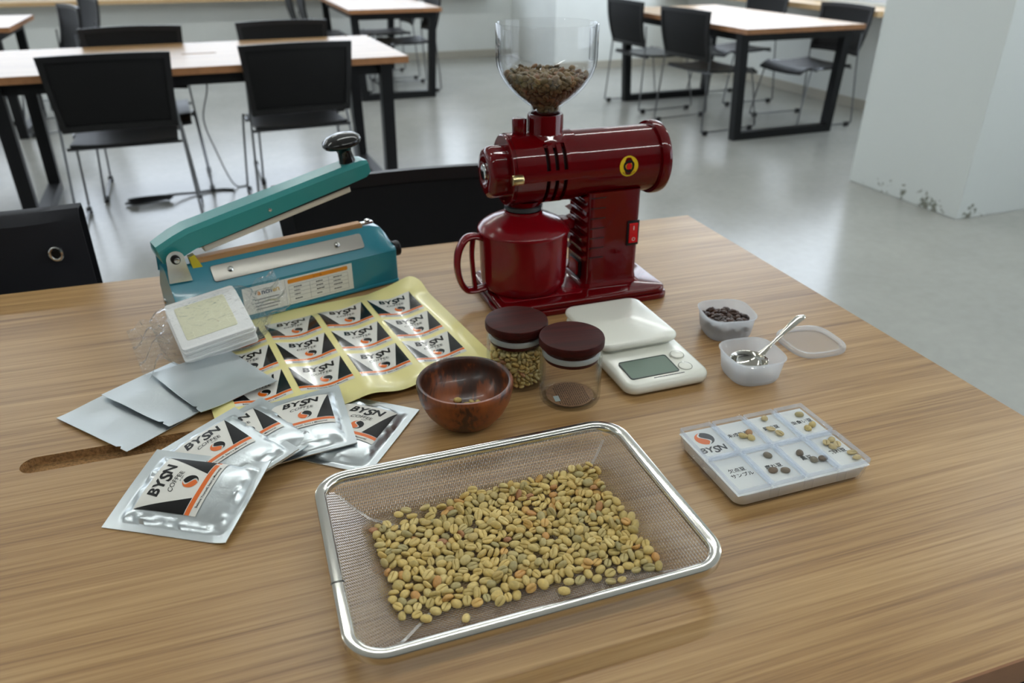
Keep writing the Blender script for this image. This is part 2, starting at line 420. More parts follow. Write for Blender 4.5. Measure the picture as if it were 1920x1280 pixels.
def make_chair(width=.49):
    o = root('stacking_chair', 'chair', 'chair')
    w2 = width / 2
    # local frame: sitter faces +y, rear feet at y=-0.25
    mb = MB(); NX, NY = 9, 10; v = []
    for j in range(NY):
        t = j / (NY - 1); y = -.20 + .42 * t
        z = .404 - .012 * math.sin(PI * t) - (.035 * max(0, (t - .85) / .15) ** 2)
        for i in range(NX):
            u = i / (NX - 1) * 2 - 1
            v.append((u * (w2 - .035), y, z - .010 * (1 - u * u)))
    f = [(j * NX + i, j * NX + i + 1, (j + 1) * NX + i + 1, (j + 1) * NX + i) for j in range(NY - 1) for i in range(NX - 1)]
    mb.add(v, f); n0 = len(v)
    mb.add([(x, y, z - .014) for x, y, z in v], [q[::-1] for q in f])
    ring = [i for i in range(NX)] + [j * NX + NX - 1 for j in range(1, NY)] + [(NY - 1) * NX + i for i in range(NX - 2, -1, -1)] + [j * NX for j in range(NY - 2, 0, -1)]
    mb.f += [(ring[k], ring[(k + 1) % len(ring)], n0 + ring[(k + 1) % len(ring)], n0 + ring[k]) for k in range(len(ring))]; mb.m += [0] * len(ring)
    mb.build('seat', M_BLACK, o)
    def back_pt(u, t, off=0.0):            # u -1..1, t 0..1 bottom..top
        ww = w2 * (.90 + .10 * t)
        y = -.215 - .055 * t - .02 * (1 - u * u) - .015 * math.sin(PI * t) + off
        return (u * ww, y, .455 + .305 * t + .006 * (1 - u * u))
    def slab(us, ts, th, off):
        m = MB(); nu, nt = len(us), len(ts)
        a = [back_pt(u, t, off) for t in ts for u in us]; b = [back_pt(u, t, off - th) for t in ts for u in us]
        f = [(j * nu + i, j * nu + i + 1, (j + 1) * nu + i + 1, (j + 1) * nu + i) for j in range(nt - 1) for i in range(nu - 1)]
        m.add(a + b, f + [tuple(k + nu * nt for k in q[::-1]) for q in f])
        rg = [i for i in range(nu)] + [j * nu + nu - 1 for j in range(1, nt)] + [(nt - 1) * nu + i for i in range(nu - 2, -1, -1)] + [j * nu for j in range(nt - 2, 0, -1)]
        m.f += [(rg[k], rg[(k + 1) % len(rg)], nu * nt + rg[(k + 1) % len(rg)], nu * nt + rg[k]) for k in range(len(rg))]; m.m += [0] * len(rg)
        return m
    lin_ = lambda a, b, n: [a + (b - a) * k / (n - 1) for k in range(n)]
    fr = MB()
    for us, ts in ((lin_(-1, 1, 11), [.92, 1.0]), (lin_(-1, 1, 11), [0, .09]), ([-1, -.9], lin_(.09, .92, 7)), ([.9, 1], lin_(.09, .92, 7))):
        s = slab(us, ts, .016, .006); fr.add(s.v, s.f)
    bk = fr.build('backrest_frame', M_BLACK, o)
    s = slab(lin_(-.9, .9, 9), lin_(.09, .92, 8), .006, .002); s.build('mesh_panel', M_CHAIR, bk)
    for sx in (-1, 1):
        x0 = sx * (w2 - .015); x1 = sx * (w2 + .005)
        p = smooth_path([(x0 * .98, -.225, .60), (x0, -.222, .44), (x1, -.25, .06), (x1, -.243, .024), (x1, -.20, .018), (x1, .16, .018), (x1, .205, .026), (x1, .213, .06), (x0, .15, .37), (x0 * .97, .12, .388), (x0 * .95, .05, .388)], 5)
        mb = MB(); mb.tube(p, .0055, 7); fo = mb.build('sled_leg', M_STEELROD, o)
        for y in (-.215, .175):
            mb = MB(); mb.box(x1 - .011, x1 + .011, y - .014, y + .014, 0, .028); mb.build('foot_glide', M_RUBBER, fo, smooth=0)
    mb = MB(); mb.tube([(-w2 + .02, -.19, .383), (w2 - .02, -.19, .383)], .007, 7); mb.tube([(-w2 + .02, .1, .378), (w2 - .02, .1, .378)], .007, 7)
    mb.build('cross_bar', M_STEELROD, o)
    return o
proto = make_chair()
wide = make_chair(.55)
used = {}
def place_chair(x, y, rz, label, p=None, group='black stacking chairs'):
    p = p or proto
    o = p if p.name not in used else copy_tree(p)
    used[p.name] = 1
    o.location = (x, y, 0); o.rotation_euler = (0, 0, rad(rz)); tag(o, label, 'chair', group); return o

# work table in front of the camera
MT_A = 18.6
_c, _s = math.cos(rad(MT_A)), math.sin(rad(MT_A))
TL, TW = 1.9, 1.035
fr_corner = Vector((.3535, 1.4965))          # far right corner
tc_ = fr_corner - Vector((_c, _s)) * TL / 2 - Vector((-_s, _c)) * TW / 2
def to_table(x, y): d = Vector((x, y)) - tc_; return (d.x * _c + d.y * _s, -d.x * _s + d.y * _c)
s0 = to_table(-.5165, .6655)
work = make_table('large wooden work table in the foreground with a cable slot', tc_, MT_A, TL, TW, .03, T, (s0[0] - .006, s0[0] + .30, s0[1], .0148))
# background tables
dR = math.degrees(RA)
def off(p, a, b, ang): c, s = math.cos(rad(ang)), math.sin(rad(ang)); return (p[0] + a * c - b * s, p[1] + a * s + b * c)
make_table('wooden table with four chairs behind the heat sealer at the upper left', off((-.4845, 3.808), -.9, .45, 22), 22, 1.8, .9, slot=(-.08, .08, 0, .014))
make_table('far wooden table standing away from camera, left of the grinder hopper', off((-1.22, 6.26), .36, .85, dR), dR + 90, 1.7, .72)
make_table('wooden table on the right in front of the pillar', off((1.40, 4.93), .45, .82, 21.5), 111.5, 1.64, .9)
make_table('farthest left wooden table, only its end in view', off((-3.06, 5.05), -.9, .45, dR), dR, 1.8, .9)
# chairs at the left table
place_chair(-1.72, 3.49, 22, 'black chair seen from behind, left of the two on the near side of left table')
place_chair(-1.055, 3.84, 24, 'black chair seen from behind, right of the two on the near side of left table')
place_chair(-1.85, 3.99, 202, 'black chair tucked in at the far side of left table, left one')
place_chair(-1.16, 4.31, 202, 'black chair tucked in at the far side of left table, right one')
# chairs at the mid table
place_chair(-.92, 6.95, 110, 'black chair on the right side of the far middle table, nearer one')
place_chair(-1.18, 7.60, 112, 'black chair on the right side of the far middle table, farther one')
place_chair(-1.44, 6.84, 290, 'black chair on the left side of the far middle table, nearer one')
place_chair(-1.70, 7.45, 291, 'black chair on the left side of the far middle table, farther one')
# chairs at the right table
place_chair(1.35, 5.50, -62, 'black chair at the left side of right table, nearer one with grey legs')
place_chair(1.07, 6.22, -66, 'black chair at the left side of right table, farther one')
place_chair(2.03, 5.62, 112, 'black chair at the right side of right table, nearer one')
place_chair(1.74, 6.48, 112, 'black chair at the right side of right table, farther one')
# far left chairs
place_chair(-3.17, 5.42, 132, 'black chair at the far left table, nearer of two')
place_chair(-3.42, 6.20, 132, 'black chair at the far left table, farther of two')
# chairs at the work table
place_chair(-.106, 1.252, 198.6, 'black chair pushed in behind the work table, between sealer and grinder', wide)
place_chair(-.934, .896, 198.6, 'black chair behind the work table holding the dark fabric bag', wide)
# ------------------------------------------------------------------ black fabric bag over the chair, floor cable
def grid_slab(fn, us, vs, th, mb=None, mi=0):
    # fn(u,v) -> point; gives a closed sheet of thickness th (offset along -normal estimate z)
    mb = mb or MB(); nu, nv = len(us), len(vs)
    P = [[Vector(fn(u, v)) for u in us] for v in vs]; A = []; B = []
    for j in range(nv):
        for i in range(nu):
            du = P[j][min(i + 1, nu - 1)] - P[j][max(i - 1, 0)]; dv = P[min(j + 1, nv - 1)][i] - P[max(j - 1, 0)][i]
            n = du.cross(dv); n = n.normalized() if n.length > 1e-12 else Vector((0, 0, 1))
            A.append(tuple(P[j][i])); B.append(tuple(P[j][i] - n * th))
    f = [(j * nu + i, j * nu + i + 1, (j + 1) * nu + i + 1, (j + 1) * nu + i) for j in range(nv - 1) for i in range(nu - 1)]
    rg = [i for i in range(nu)] + [j * nu + nu - 1 for j in range(1, nv)] + [(nv - 1) * nu + i for i in range(nu - 2, -1, -1)] + [j * nu for j in range(nv - 2, 0, -1)]
    m = nu * nv
    mb.add(A + B, f + [tuple(k + m for k in q[::-1]) for q in f] + [(rg[k], m + rg[k], m + rg[(k + 1) % len(rg)], rg[(k + 1) % len(rg)]) for k in range(len(rg))], None, mi)
    return mb
def ls(a, b, n): return [a + (b - a) * k / (n - 1) for k in range(n)]
M_FABRIC = pm('dark_navy_canvas', (.0045, .005, .009, 1), .8, bump=(1200, .4))
bag = root('canvas_bag', 'dark navy canvas bag with a metal eyelet hung over the left chair back', 'bag', (-.965, 1.178, 0), 18.6)
def bag_fn(u, v):
    x = (u - .5) * .50; s = v * .82                      # s runs over the top of the chair back
    fold = .006 * math.sin(u * 17) * (1 if s > .1 else .4)
    zt = T + .092 - .012 * math.sin(u * 3.1) - .020 * max(0, u - .6)
    if s < .40: return (x, -.030 - fold, zt - .40 + s)
    if s < .46: a = (s - .40) / .06 * PI; return (x, -.030 * math.cos(a), zt + .016 * math.sin(a))
    return (x, .030 + fold, zt - (s - .46))
grid_slab(bag_fn, ls(0, 1, 25), ls(0, 1, 40), .003).build('bag_body', M_FABRIC, bag)
mb = MB(); mb.tube([(.5 * .018 * math.cos(a) * 1.0, 0, .5 * .022 * math.sin(a)) for a in [2 * PI * k / 24 for k in range(24)]], .0028, 8, True)
ey = mb.build('eyelet', M_STEEL, bag); ey.location = (.205, -.040, T + .030)
mb = MB(); mb.cyl(.0065, -.001, .001, 16, Rx(90)); ch = mb.build('eyelet_hole', M_INK, ey)
# black cable on the floor by the left table
mb = MB(); pts = []
for k in range(30):
    a = k / 30 * 2 * PI * 3.0; pts.append((.10 * math.cos(a) * (1 + .2 * math.sin(k * .7)), .022 * math.sin(a) + .018 * math.sin(k * .31), .008 + .0008 * k))
pts += [(.16, .03, .02), (.24, .05, .009), (.36, .06, .006), (.42, .02, .006)]
mb.tube(smooth_path(pts, 3), .006, 6)
cab = mb.build('floor_cable', M_BLACK, None); cab.location = (-1.80, 3.70, 0); cab.rotation_euler = (0, 0, rad(30)); tag(cab, 'coiled black cable lying on the floor by the left chairs', 'cable')
mb = MB(); mb.tube(smooth_path([(-1.52, 3.95, .64), (-1.50, 3.95, .52), (-1.55, 3.96, .36), (-1.52, 3.97, .2), (-1.46, 3.98, .02), (-1.40, 4.02, .006)], 6), .004, 6)
cab2 = mb.build('hanging_cable', pm('grey_cable', (.25, .26, .27, 1), .5), None); tag(cab2, 'thin grey cable hanging down from the left table to the floor', 'cable')

# ------------------------------------------------------------------ labels (print on paper, follows the surface below)
LW_, LH_ = .068, .066
def label_mesh(surf, cx=0, cy=0, s=1.0, lift=.0004, subtitle=True):
    mb = MB()
    def put(pts, faces, mi, lay):
        mb.add([(cx + x * s, cy + y * s, surf(cx + x * s, cy + y * s) + lift + lay * .00016) for x, y in pts], faces, None, mi)
    def quad(x0, x1, y0, y1, mi, lay, nx=10, ny=8):
        P = [(x0 + (x1 - x0) * i / nx, y0 + (y1 - y0) * j / ny) for j in range(ny + 1) for i in range(nx + 1)]
        put(P, [(j * (nx + 1) + i, j * (nx + 1) + i + 1, (j + 1) * (nx + 1) + i + 1, (j + 1) * (nx + 1) + i) for j in range(ny) for i in range(nx)], mi, lay)
    def tri(p0, p1, p2, mi, lay, n=14):
        P = []; F = []; idx = {}
        for i in range(n + 1):
            for j in range(n + 1 - i):
                idx[i, j] = len(P); a, b = i / n, j / n
                P.append((p0[0] + (p1[0] - p0[0]) * a + (p2[0] - p0[0]) * b, p0[1] + (p1[1] - p0[1]) * a + (p2[1] - p0[1]) * b))
        for i in range(n):
            for j in range(n - i):
                F.append((idx[i, j], idx[i + 1, j], idx[i, j + 1]))
                if i + j < n - 1: F.append((idx[i + 1, j], idx[i + 1, j + 1], idx[i, j + 1]))
        put(P, F, mi, lay)
    W, H = LW_ / 2, LH_ / 2
    quad(-W, W, -H, H, 0, 0, 20, 20)
    ys = -H + .0125
    tri((-W, H), (-W, ys), (-W + .0188, ys), 1, 1); tri((W, H), (W - .0188, ys), (W, ys), 1, 1)
    quad(-W, W, ys - .0056, ys - .0008, 2, 1, 12, 1)
    def text(t, size, x, y, bold, shear, mi=1, arc=0.0, sx=1.0):
        v, f = glyphs(t, size, bold, shear)
        put([(x + a * sx, y + b + arc * a * a) for a, b in v], f, mi, 2)
    text('B', .0165, -.0155, .0205, .035, .18); text('Y', .0165, -.0055, .0200, .035, .18)
    text('S', .0200, .0038, .0185, .030, .25); text('N', .0165, .0150, .0205, .035, .18)
    text('COFFEE', .0072, .001, .0072, .0, .12, arc=-12, sx=1.08)
    text('IN JPN', .0024, .006, .0022, .0, 0)
    text('Believe Yourself, Start a Memorial', .0036, 0, -H + .0035, .01, 0, sx=1.03)
    # two-lobed bean emblem
    def lobe(mi, sg):
        R = .0078; P = []; n = 14
        for k in range(n + 1): a = rad(90 + 180 * k / n); P.append((R * math.cos(a), R * math.sin(a)))
        m = [(0.0035 * math.sin(PI * 2 * (k / n)) - .0009, -R + 2 * R * k / n) for k in range(n + 1)]
        Q = []
        F = []
        for k in range(n + 1): Q += [P[n - k] if False else P[k], m[n - k]]
        for k in range(n): F.append((2 * k, 2 * k + 1, 2 * k + 3, 2 * k + 2))
        put([(.0035 + sg * x, -.0085 + sg * y) for x, y in Q], F, mi, 2)
    lobe(2, 1); lobe(1, -1)
    return mb
LMATS = [M_WHITEPAPER, M_INK, M_ORANGE]

# ------------------------------------------------------------------ silver pouches
def foil(name, wr, bs):
    m, nt, N, L, p = newmat(name)
    p.inputs['Base Color'].default_value = lin(212, 219, 222); p.inputs['Metallic'].default_value = .95; p.inputs['Roughness'].default_value = .34
    tc = N.new('ShaderNodeTexCoord'); n = N.new('ShaderNodeTexNoise'); n.inputs['Scale'].default_value = wr; n.inputs['Detail'].default_value = 3; n.inputs['Distortion'].default_value = 1.0
    L.new(tc.outputs['Object'], n.inputs['Vector'])
    b = N.new('ShaderNodeBump'); b.inputs['Strength'].default_value = bs; b.inputs['Distance'].default_value = .004
    L.new(n.outputs['Fac'], b.inputs['Height']); L.new(b.outputs[0], p.inputs['Normal'])
    return m
M_FOIL = foil('silver_foil', 42, .13); M_FOIL2 = foil('silver_foil_smooth', 26, .16)
PW, PH = .100, .130
def pouch_top(seed, dx=0.0):
    def f(x, y):
        a = min(1, abs(x) / .0405); b = min(1, abs(y + .002) / .054)
        s = max(0, 1 - a ** 3.0) * max(0, 1 - b ** 3.5)
        z = .0105 * s ** .55
        inl = abs(x) < .0345 and abs(y - .008) < .0335
        ed = max(a, b)
        if .84 < ed < 1.0:
            along = (y if a > b else x)
            wv = noise.noise(Vector((along * 95 + seed * 3.1, 3.7 * (1 if a > b else 2) * (1 if (x if a > b else y) > 0 else -1), seed)))
            k = math.sin((ed - .84) / .16 * PI)
            lx = max(0, abs(x - dx) - .0345); ly = max(0, abs(y - .008) - .0335)      # the stiff label keeps the foil flat
            z += .0048 * wv * k * min(1, (lx + ly) / .004)
        return z + .0009 + (.0011 * noise.noise(Vector((x * 14 + seed * 5, y * 14, seed * 1.7))))
    return f
def make_pouch(label, c, th, z, tilt, tilty, seed, curl=0.0, dx=.0):
    o = root('drip_bag_pouch', label, 'pouch', (c[0], c[1], T + z), group='filled silver pouches', rot=(0, 0, 0))
    M = Matrix.Translation((c[0], c[1], T + z)) @ Rz(th) @ Ry(-tilt) @ Rx(tilty)
    o.matrix_world = M
    f = pouch_top(seed, dx); nx, ny = 44, 54
    P = []; B = []
    for j in range(ny + 1):
        for i in range(nx + 1):
            x = -PW / 2 + PW * i / nx; y = -PH / 2 + PH * j / ny
            cz = curl * max(0, (-y - .045) / .02) ** 2
            P.append((x, y, f(x, y) + cz)); B.append((x, y, max(-.0004, -.3 * (f(x, y) - .001) * 0) + cz - .0003 + .0011 * noise.noise(Vector((x * 14 + seed * 5, y * 14, seed * 1.7)))))
    q = [(j * (nx + 1) + i, j * (nx + 1) + i + 1, (j + 1) * (nx + 1) + i + 1, (j + 1) * (nx + 1) + i) for j in range(ny) for i in range(nx)]
    n0 = len(P); nu, nv = nx + 1, ny + 1
    rg = [i for i in range(nu)] + [j * nu + nu - 1 for j in range(1, nv)] + [(nv - 1) * nu + i for i in range(nu - 2, -1, -1)] + [j * nu for j in range(nv - 2, 0, -1)]
    mb = MB(); mb.add(P + B, q + [tuple(k + n0 for k in t[::-1]) for t in q] + [(rg[k], n0 + rg[k], n0 + rg[(k + 1) % len(rg)], rg[(k + 1) % len(rg)]) for k in range(len(rg))])
    mb.build('foil_body', M_FOIL, o, smooth=60)
    label_mesh(f, dx, .008, 1.0, .0007).build('printed_label', LMATS, o, smooth=0)
    return o
make_pouch('silver drip bag pouch at the very front of the fan, whole label visible', (-.3178, .6049), 79, .011, 12.5, 0, 1.3, .004, .004)
make_pouch('silver drip bag pouch second from the front, partly under the front one', (-.3048, .6735), 48, .0130, 7.5, -2, 2.1, 0, -.009)
make_pouch('silver drip bag pouch in the middle of the fan, most of its label covered', (-.2845, .7055), 48, .0095, 4.5, -3, 3.4, 0, -.008)
make_pouch('silver drip bag pouch fourth from the front, tilted over the rearmost one', (-.236, .733), 20, .0085, 5, -1, 4.2)
make_pouch('silver drip bag pouch lying flat at the right end, beside the wooden bowl', (-.1774, .7273), -18, .001, 0, 0, 5.6)
def make_empty(label, c, th, z, seed):
    f = lambda x, y: .0016 * noise.noise(Vector((x * 22 + seed, y * 22, seed))) + .0018 * (x / .05) ** 2 * (1 if x < 0 else .2) + .0016
    nx, ny = 30, 36
    def fn(u, v):
        x = -PW / 2 + PW * u; y = -PH / 2 + PH * v
        d = abs(y + PH / 2 - .0145)
        if u == 0 and d < .0012: return (x + .003, y, f(x, y))
        return (x, y, f(x, y))
    vs = sorted(ls(0, 1, ny) + [.0145 / PH - .006, .0145 / PH, .0145 / PH + .006])
    o = grid_slab(fn, ls(0, 1, nx), vs, .0006).build('empty_pouch', M_FOIL2, None, smooth=60)
    o.location = (c[0], c[1], T + z); o.rotation_euler = (rad(0), 0, rad(th)); tag(o, label, 'pouch', 'empty silver pouches')
make_empty('flat empty silver pouch, lowest and leftmost of three', (-.4476, .7627), 59, .0005, 1.1)
make_empty('flat empty silver pouch, middle of three overlapping', (-.4155, .806), 57.5, .0045, 2.3)
make_empty('flat empty silver pouch on top, under the wrapped filter pack', (-.373, .834), 47, .0085, 3.6)

# ------------------------------------------------------------------ sticker sheet
M_BACKING = pm('cream_backing_paper', lin(232, 222, 150), .28, coat=.3)
M_STK = pm('glossy_sticker_paper', lin(222, 220, 212), .14, coat=.3)
M_INKG = pm('glossy_black_ink', (.008, .0075, .0075, 1), .14, coat=.15, spec=.4); M_ORG = pm('glossy_orange_ink', lin(222, 104, 24), .16, coat=.25)
sheet = root('sticker_sheet', 'cream sheet of glossy printed logo stickers lying before the heat sealer', 'sticker sheet', (-.2106, .9568, T), 27.5)
def sheet_z(x, y):
    w_ = .5 - .5 * math.cos(2 * PI * x / .077)
    k = max(0, min(1, (.126 + .279 * x - y) / .035)); k = k * k * (3 - 2 * k)     # lies flat where it slides under the sealer
    z = .0009 + k * (.0012 + .0056 * w_)
    z += .014 * max(0, (y - .085) / .055) ** 2 * max(0, min(1, (x - .055) / .07))
    z += .005 * max(0, (-y - .13) / .035) ** 2
    return z
x0, x1, y0, y1 = -.214, .141, -.165, .140
def sh_fn(u, v):
    x = x0 + (x1 - x0) * u; y = y0 + (y1 - y0) * v
    return (x, y, sheet_z(x, y))
def sh_fn2(u, v):                      # rounded corners
    x = x0 + (x1 - x0) * u; y = y0 + (y1 - y0) * v; r = .02
    ex, ey = min(u, 1 - u) * (x1 - x0), min(v, 1 - v) * (y1 - y0)
    if ex < r and ey < r:
        d = math.hypot(r - ex, r - ey)
        if d > r:
            m = max(r - ex, r - ey); k = r * m / r / d if d else 1
            k = r / d * (1.0)
            x += (1 if u < .5 else -1) * ((r - ex) - (r - ex) * k); y += (1 if v < .5 else -1) * ((r - ey) - (r - ey) * k)
    return (x, y, sheet_z(x, y))
grid_slab(sh_fn2, ls(0, 1, 72), ls(0, 1, 62), .0004).build('backing_sheet', M_BACKING, sheet, smooth=60)
for ci in (1, 0, -1, -2):
    for ri in (1, 0, -1):
        label_mesh(sheet_z, ci * .077, ri * .0755 - .004, 1.0, .0003).build('logo_sticker', [M_STK, M_INKG, M_ORG], sheet, smooth=50)
# ------------------------------------------------------------------ impulse heat sealer
M_TEAL = pm('teal_hammer_paint', lin(26, 122, 140), .30, coat=.35, bump=(180, .05))
M_TEALA = pm('teal_arm_paint', lin(44, 134, 132), .30, coat=.35, bump=(180, .05))
M_TAN = pm('tan_heat_cloth', lin(176, 132, 86), .6, bump=(1500, .3))
M_ALU = pm('brushed_aluminium', (.36, .345, .31, 1), .36, .9)
M_ALU2 = pm('cream_rubber_bar', lin(214, 204, 186), .5)
M_YEL = pm('yellow_insulator', lin(196, 176, 36), .5)
SA = 36
sealer = root('heat_sealer', 'teal impulse heat sealer with its arm raised', 'heat sealer', (-.36859, 1.02461, T + .0016), SA)
S0, S1, D = -.112, .228, .082
def sec(s, inset=0.0, top=1.0, k=1.0):
    # cross-section polygon in (w, z) at position s
    pts = [(.000, .004), (.000, .054), (.003, .058), (.026, .090 * top), (.030, .093 * top), (.052, .093 * top), (.056, .090 * top), (D - .003, .058), (D, .054), (D, .004)]
    return [(s, D / 2 + (w_ - D / 2) * k, max(.004, z)) for w_, z in pts]
mb = MB()
mb.loft([sec(S0, k=.97), sec(S0 + .003), sec(S0 + .04), sec(S0 + .055, top=.99), sec(S1 - .05), sec(S1 - .028, top=.985), sec(S1 - .012, top=.93), sec(S1 - .003, top=.80, k=.99), sec(S1, top=.72, k=.96)])
rbox(mb, S1 - S0 + .004, D + .004, 0, .005, .006, .0015, (S0 + S1) / 2, D / 2)
body = mb.build('body', M_TEAL, sealer, smooth=28)
sl = Matrix.Translation((0, .0145, .0745)) @ Rx(54.5)           # frame on the front slope: x along, y up the slope
mb = MB(); rbox(mb, .232, .024, 0, .0016, .004, .0006, .062, .0015, sl); mb.build('front_plate', M_ALU, sealer)
for x in (-.028, .135):
    mb = MB(); mb.lathe([(.0045, 0), (.004, .002), (.002, .003), (.0001, .0032)], 12, sl @ Tr(x, .003, .0016)); mb.build('plate_screw', M_STEEL, sealer)
mb = MB(); rbox(mb, .252, .014, .0925, .0985, .002, .001, .060, .037); mb.build('heating_strip', M_TAN, sealer)
mb = MB(); mb.box(-.066, .186, .0285, .0300, .078, .0965); mb.build('cloth_flap', M_TAN, sealer)
mb = MB(); rbox(mb, .024, .008, .093, .097, .002, .001, .196, .037); mb.lathe([(.0045, .097), (.004, .100), (.0001, .1015)], 12, Tr(.199, .037, 0)); mb.build('end_clip', M_STEEL, sealer)
mb = MB(); v = [(-.074, .024, .078), (-.062, .024, .072), (-.062, .024, .086), (-.070, .024, .106), (-.078, .024, .104)]
mb.loft([[(x, .024, z) for x, y, z in v], [(x, .034, z) for x, y, z in v]]); mb.build('insulator_block', M_YEL, sealer)
# hinge brackets
for w_ in (.010, D - .012):
    n = 12; lp = [(-.112, .078), (-.082, .076), (-.0865, .106)] + [(-.0985 + .0120 * math.cos(rad(180 * k / n)), .110 + .0120 * math.sin(rad(180 * k / n))) for k in range(n + 1)]
    mb = MB(); mb.loft([[(x, w_, z) for x, z in lp], [(x, w_ + .002, z) for x, z in lp]]); br = mb.build('hinge_bracket', M_STEEL, sealer, smooth=30)
    mb = MB(); mb.cyl(.0062, -.0022, .0003, 16, Tr(-.0985, w_, .110) @ Rx(90) @ Tr(0, 0, .002)); mb.build('hinge_pin_hole', M_INK, br)
    mb = MB(); mb.cyl(.0042, 0, .005, 12, Tr(-.0975, w_ + .001, .1095) @ Rx(90), .001); mb.build('hinge_pin', M_STEEL, br)
# raised arm
arm_M = Matrix.Translation((-.0970, .041, .108)) @ Ry(-11.4)
arm = MB()
def asec(x, hw, z0, z1, c=.006):
    return [(x, -hw, z0), (x, hw, z0), (x, hw, z1 - c), (x, hw - c, z1), (x, -hw + c, z1), (x, -hw, z1 - c)]
arm.loft([asec(-.018, .015, .006, .016, .003), asec(-.016, .020, -.002, .022), asec(.01, .022, -.002, .029), asec(.03, .022, .002, .032), asec(.268, .021, .004, .031), asec(.301, .021, .005, .030), asec(.311, .018, .009, .027, .004)], M=arm_M)
ao = arm.build('arm', M_TEALA, sealer, smooth=28)
mb = MB(); rbox(mb, .232, .030, -.0100, .0015, .002, .0015, .157, 0, arm_M); mb.build('pressure_bar', M_ALU2, ao)
mb = MB(); mb.box(.035, .275, -.0185, .0185, .0, .0045, arm_M); mb.build('arm_shadow_gap', M_BLACK, ao)  # black strip built in place of the shade between arm and bar
mb = MB(); mb.lathe([(.003, 0), (.0025, .0012), (.0001, .0016)], 10, arm_M @ Tr(.145, -.0215, .014) @ Rx(90)); mb.build('arm_screw', M_STEEL, ao)
mb = MB(); mb.lathe([(.0125, .031), (.0115, .036), (.0105, .046), (.012, .052), (.018, .055), (.027, .0575), (.0295, .061), (.0285, .0655), (.021, .0705), (.011, .073), (.0001, .0738)], 32, arm_M @ Tr(.286, 0, 0) , cap0=True)
kn = mb.build('press_knob', pm('glossy_black_bakelite', (.010, .0095, .009, 1), .14, coat=0, spec=.45), ao, smooth=50)
# end panel with timer dial, side screws
mb = MB(); mb.box(S1 + .0002, S1 + .0032, .010, D - .010, .012, .062); mb.build('end_panel', M_BLACK, sealer, bevel=.001)
mb = MB(); mb.cyl(.0125, 0, .014, 20, Tr(S1 + .003, .026, .046) @ Ry(90), .002); mb.build('timer_dial', M_BLACK, sealer)
for z, w_ in ((.03, .012), (.03, D - .012)):
    mb = MB(); mb.lathe([(.004, 0), (.0035, .0018), (.0001, .0026)], 12, Tr(S0, w_, z) @ Ry(-90)); mb.build('side_screw', M_STEEL, sealer)
# printed instruction sticker on the front face
st = MB(); LX0, LX1, LZ0, LZ1 = -.022, .149, .008, .050
def flat(x0_, x1_, z0_, z1_, mi, lay):
    y = -.0006 - .00012 * lay
    st.add([(x0_, y, z0_), (x1_, y, z0_), (x1_, y, z1_), (x0_, y, z1_)], [(0, 1, 2, 3)], None, mi)
st.add([(LX0, -.0001, LZ0), (LX1, -.0001, LZ0), (LX1, -.0001, LZ1), (LX0, -.0001, LZ1), (LX0, -.0006, LZ0), (LX1, -.0006, LZ0), (LX1, -.0006, LZ1), (LX0, -.0006, LZ1)], [(4, 5, 6, 7), (0, 1, 5, 4), (1, 2, 6, 5), (2, 3, 7, 6), (3, 0, 4, 7), (3, 2, 1, 0)])
def stext(t, size, x, z, mi, bold=0, shear=0):
    v, f = glyphs(t, size, bold, shear); st.add([(x + a, -.0009, z + b) for a, b in v], f, None, mi)
lp = rr(.096, .0066, .002, 0, 4, .0935, .0445)
st.add([(x, -.0008, z) for x, z, _ in lp], [tuple(range(len(lp)))], None, 2)
flat(.041, .0413, .009, .049, 1, 1)
for z in (.0375, .0315, .0255, .0195, .0110): flat(.046, .141, z, z + .00028, 1, 1)
for x in (.046, .079, .109, .141): flat(x, x + .00028, .0110, .0375, 1, 1)
rnd = random.Random(5)
for r_, z in enumerate((.0345, .0285, .0225, .0155)):
    for x, n in ((.054, 4), (.089, 4), (.117, 5)):
        xx = x
        for k in range(n):
            wd = rnd.uniform(.0012, .0030); flat(xx, xx + wd, z - .0009, z + .0009, 1, 2); xx += wd + .0006
for z, n in ((.0285, 16), (.0235, 11), (.0185, 15), (.0135, 14)):
    xx = -.006
    for k in range(n):
        wd = rnd.uniform(.0012, .0026); flat(xx, xx + wd, z - .0008, z + .0008, 1, 2); xx += wd + .0005
stext('a', .011, .0015, .039, 2, .02); stext('nch', .011, .0130, .039, 3, .02); stext('en', .011, .0270, .039, 4, .02)
stext('シール', .0052, .092, .0445, 5)
st.build('instruction_sticker', [M_WHITEPAPER, M_GREYINK, pm('amber_print', lin(222, 138, 26), .4), pm('navy_print', lin(40, 60, 96), .4), pm('yellow_print', lin(214, 170, 50), .4), pm('brown_print', lin(120, 70, 10), .5)], sealer, smooth=0)

# ------------------------------------------------------------------ wrapped pack of paper filters
M_FILM = thin_glass('clear_film', (.985, .99, .99), (.93, .94, .95), 1.52, .06, .03, bump=(95, 1.0))
su, sw_ = Vector((math.cos(rad(SA)), math.sin(rad(SA)), 0)), Vector((-math.sin(rad(SA)), math.cos(rad(SA)), 0))
pk_c = Vector((-.36859, 1.02461, T + .0375)) + su * -.084 + sw_ * -.056
pack = root('filter_pack', 'stack of white paper drip filters in a crinkled clear bag', 'filter pack')
pack.matrix_world = Matrix.Translation(pk_c) @ Rz(SA - 3) @ Rx(17) @ Ry(-7)
pk = MB()
for k in range(9):
    j = random.Random(k)
    rbox(pk, .094 + j.uniform(-.002, .002), .092 + j.uniform(-.002, .002), -.0145 + k * .0032, -.0115 + k * .0032, .005, .0008, j.uniform(-.001, .001), j.uniform(-.001, .001), n=3)
pk.build('paper_filters', pm('white_filter_paper', lin(238, 238, 236), .85, bump=(300, .2)), pack)
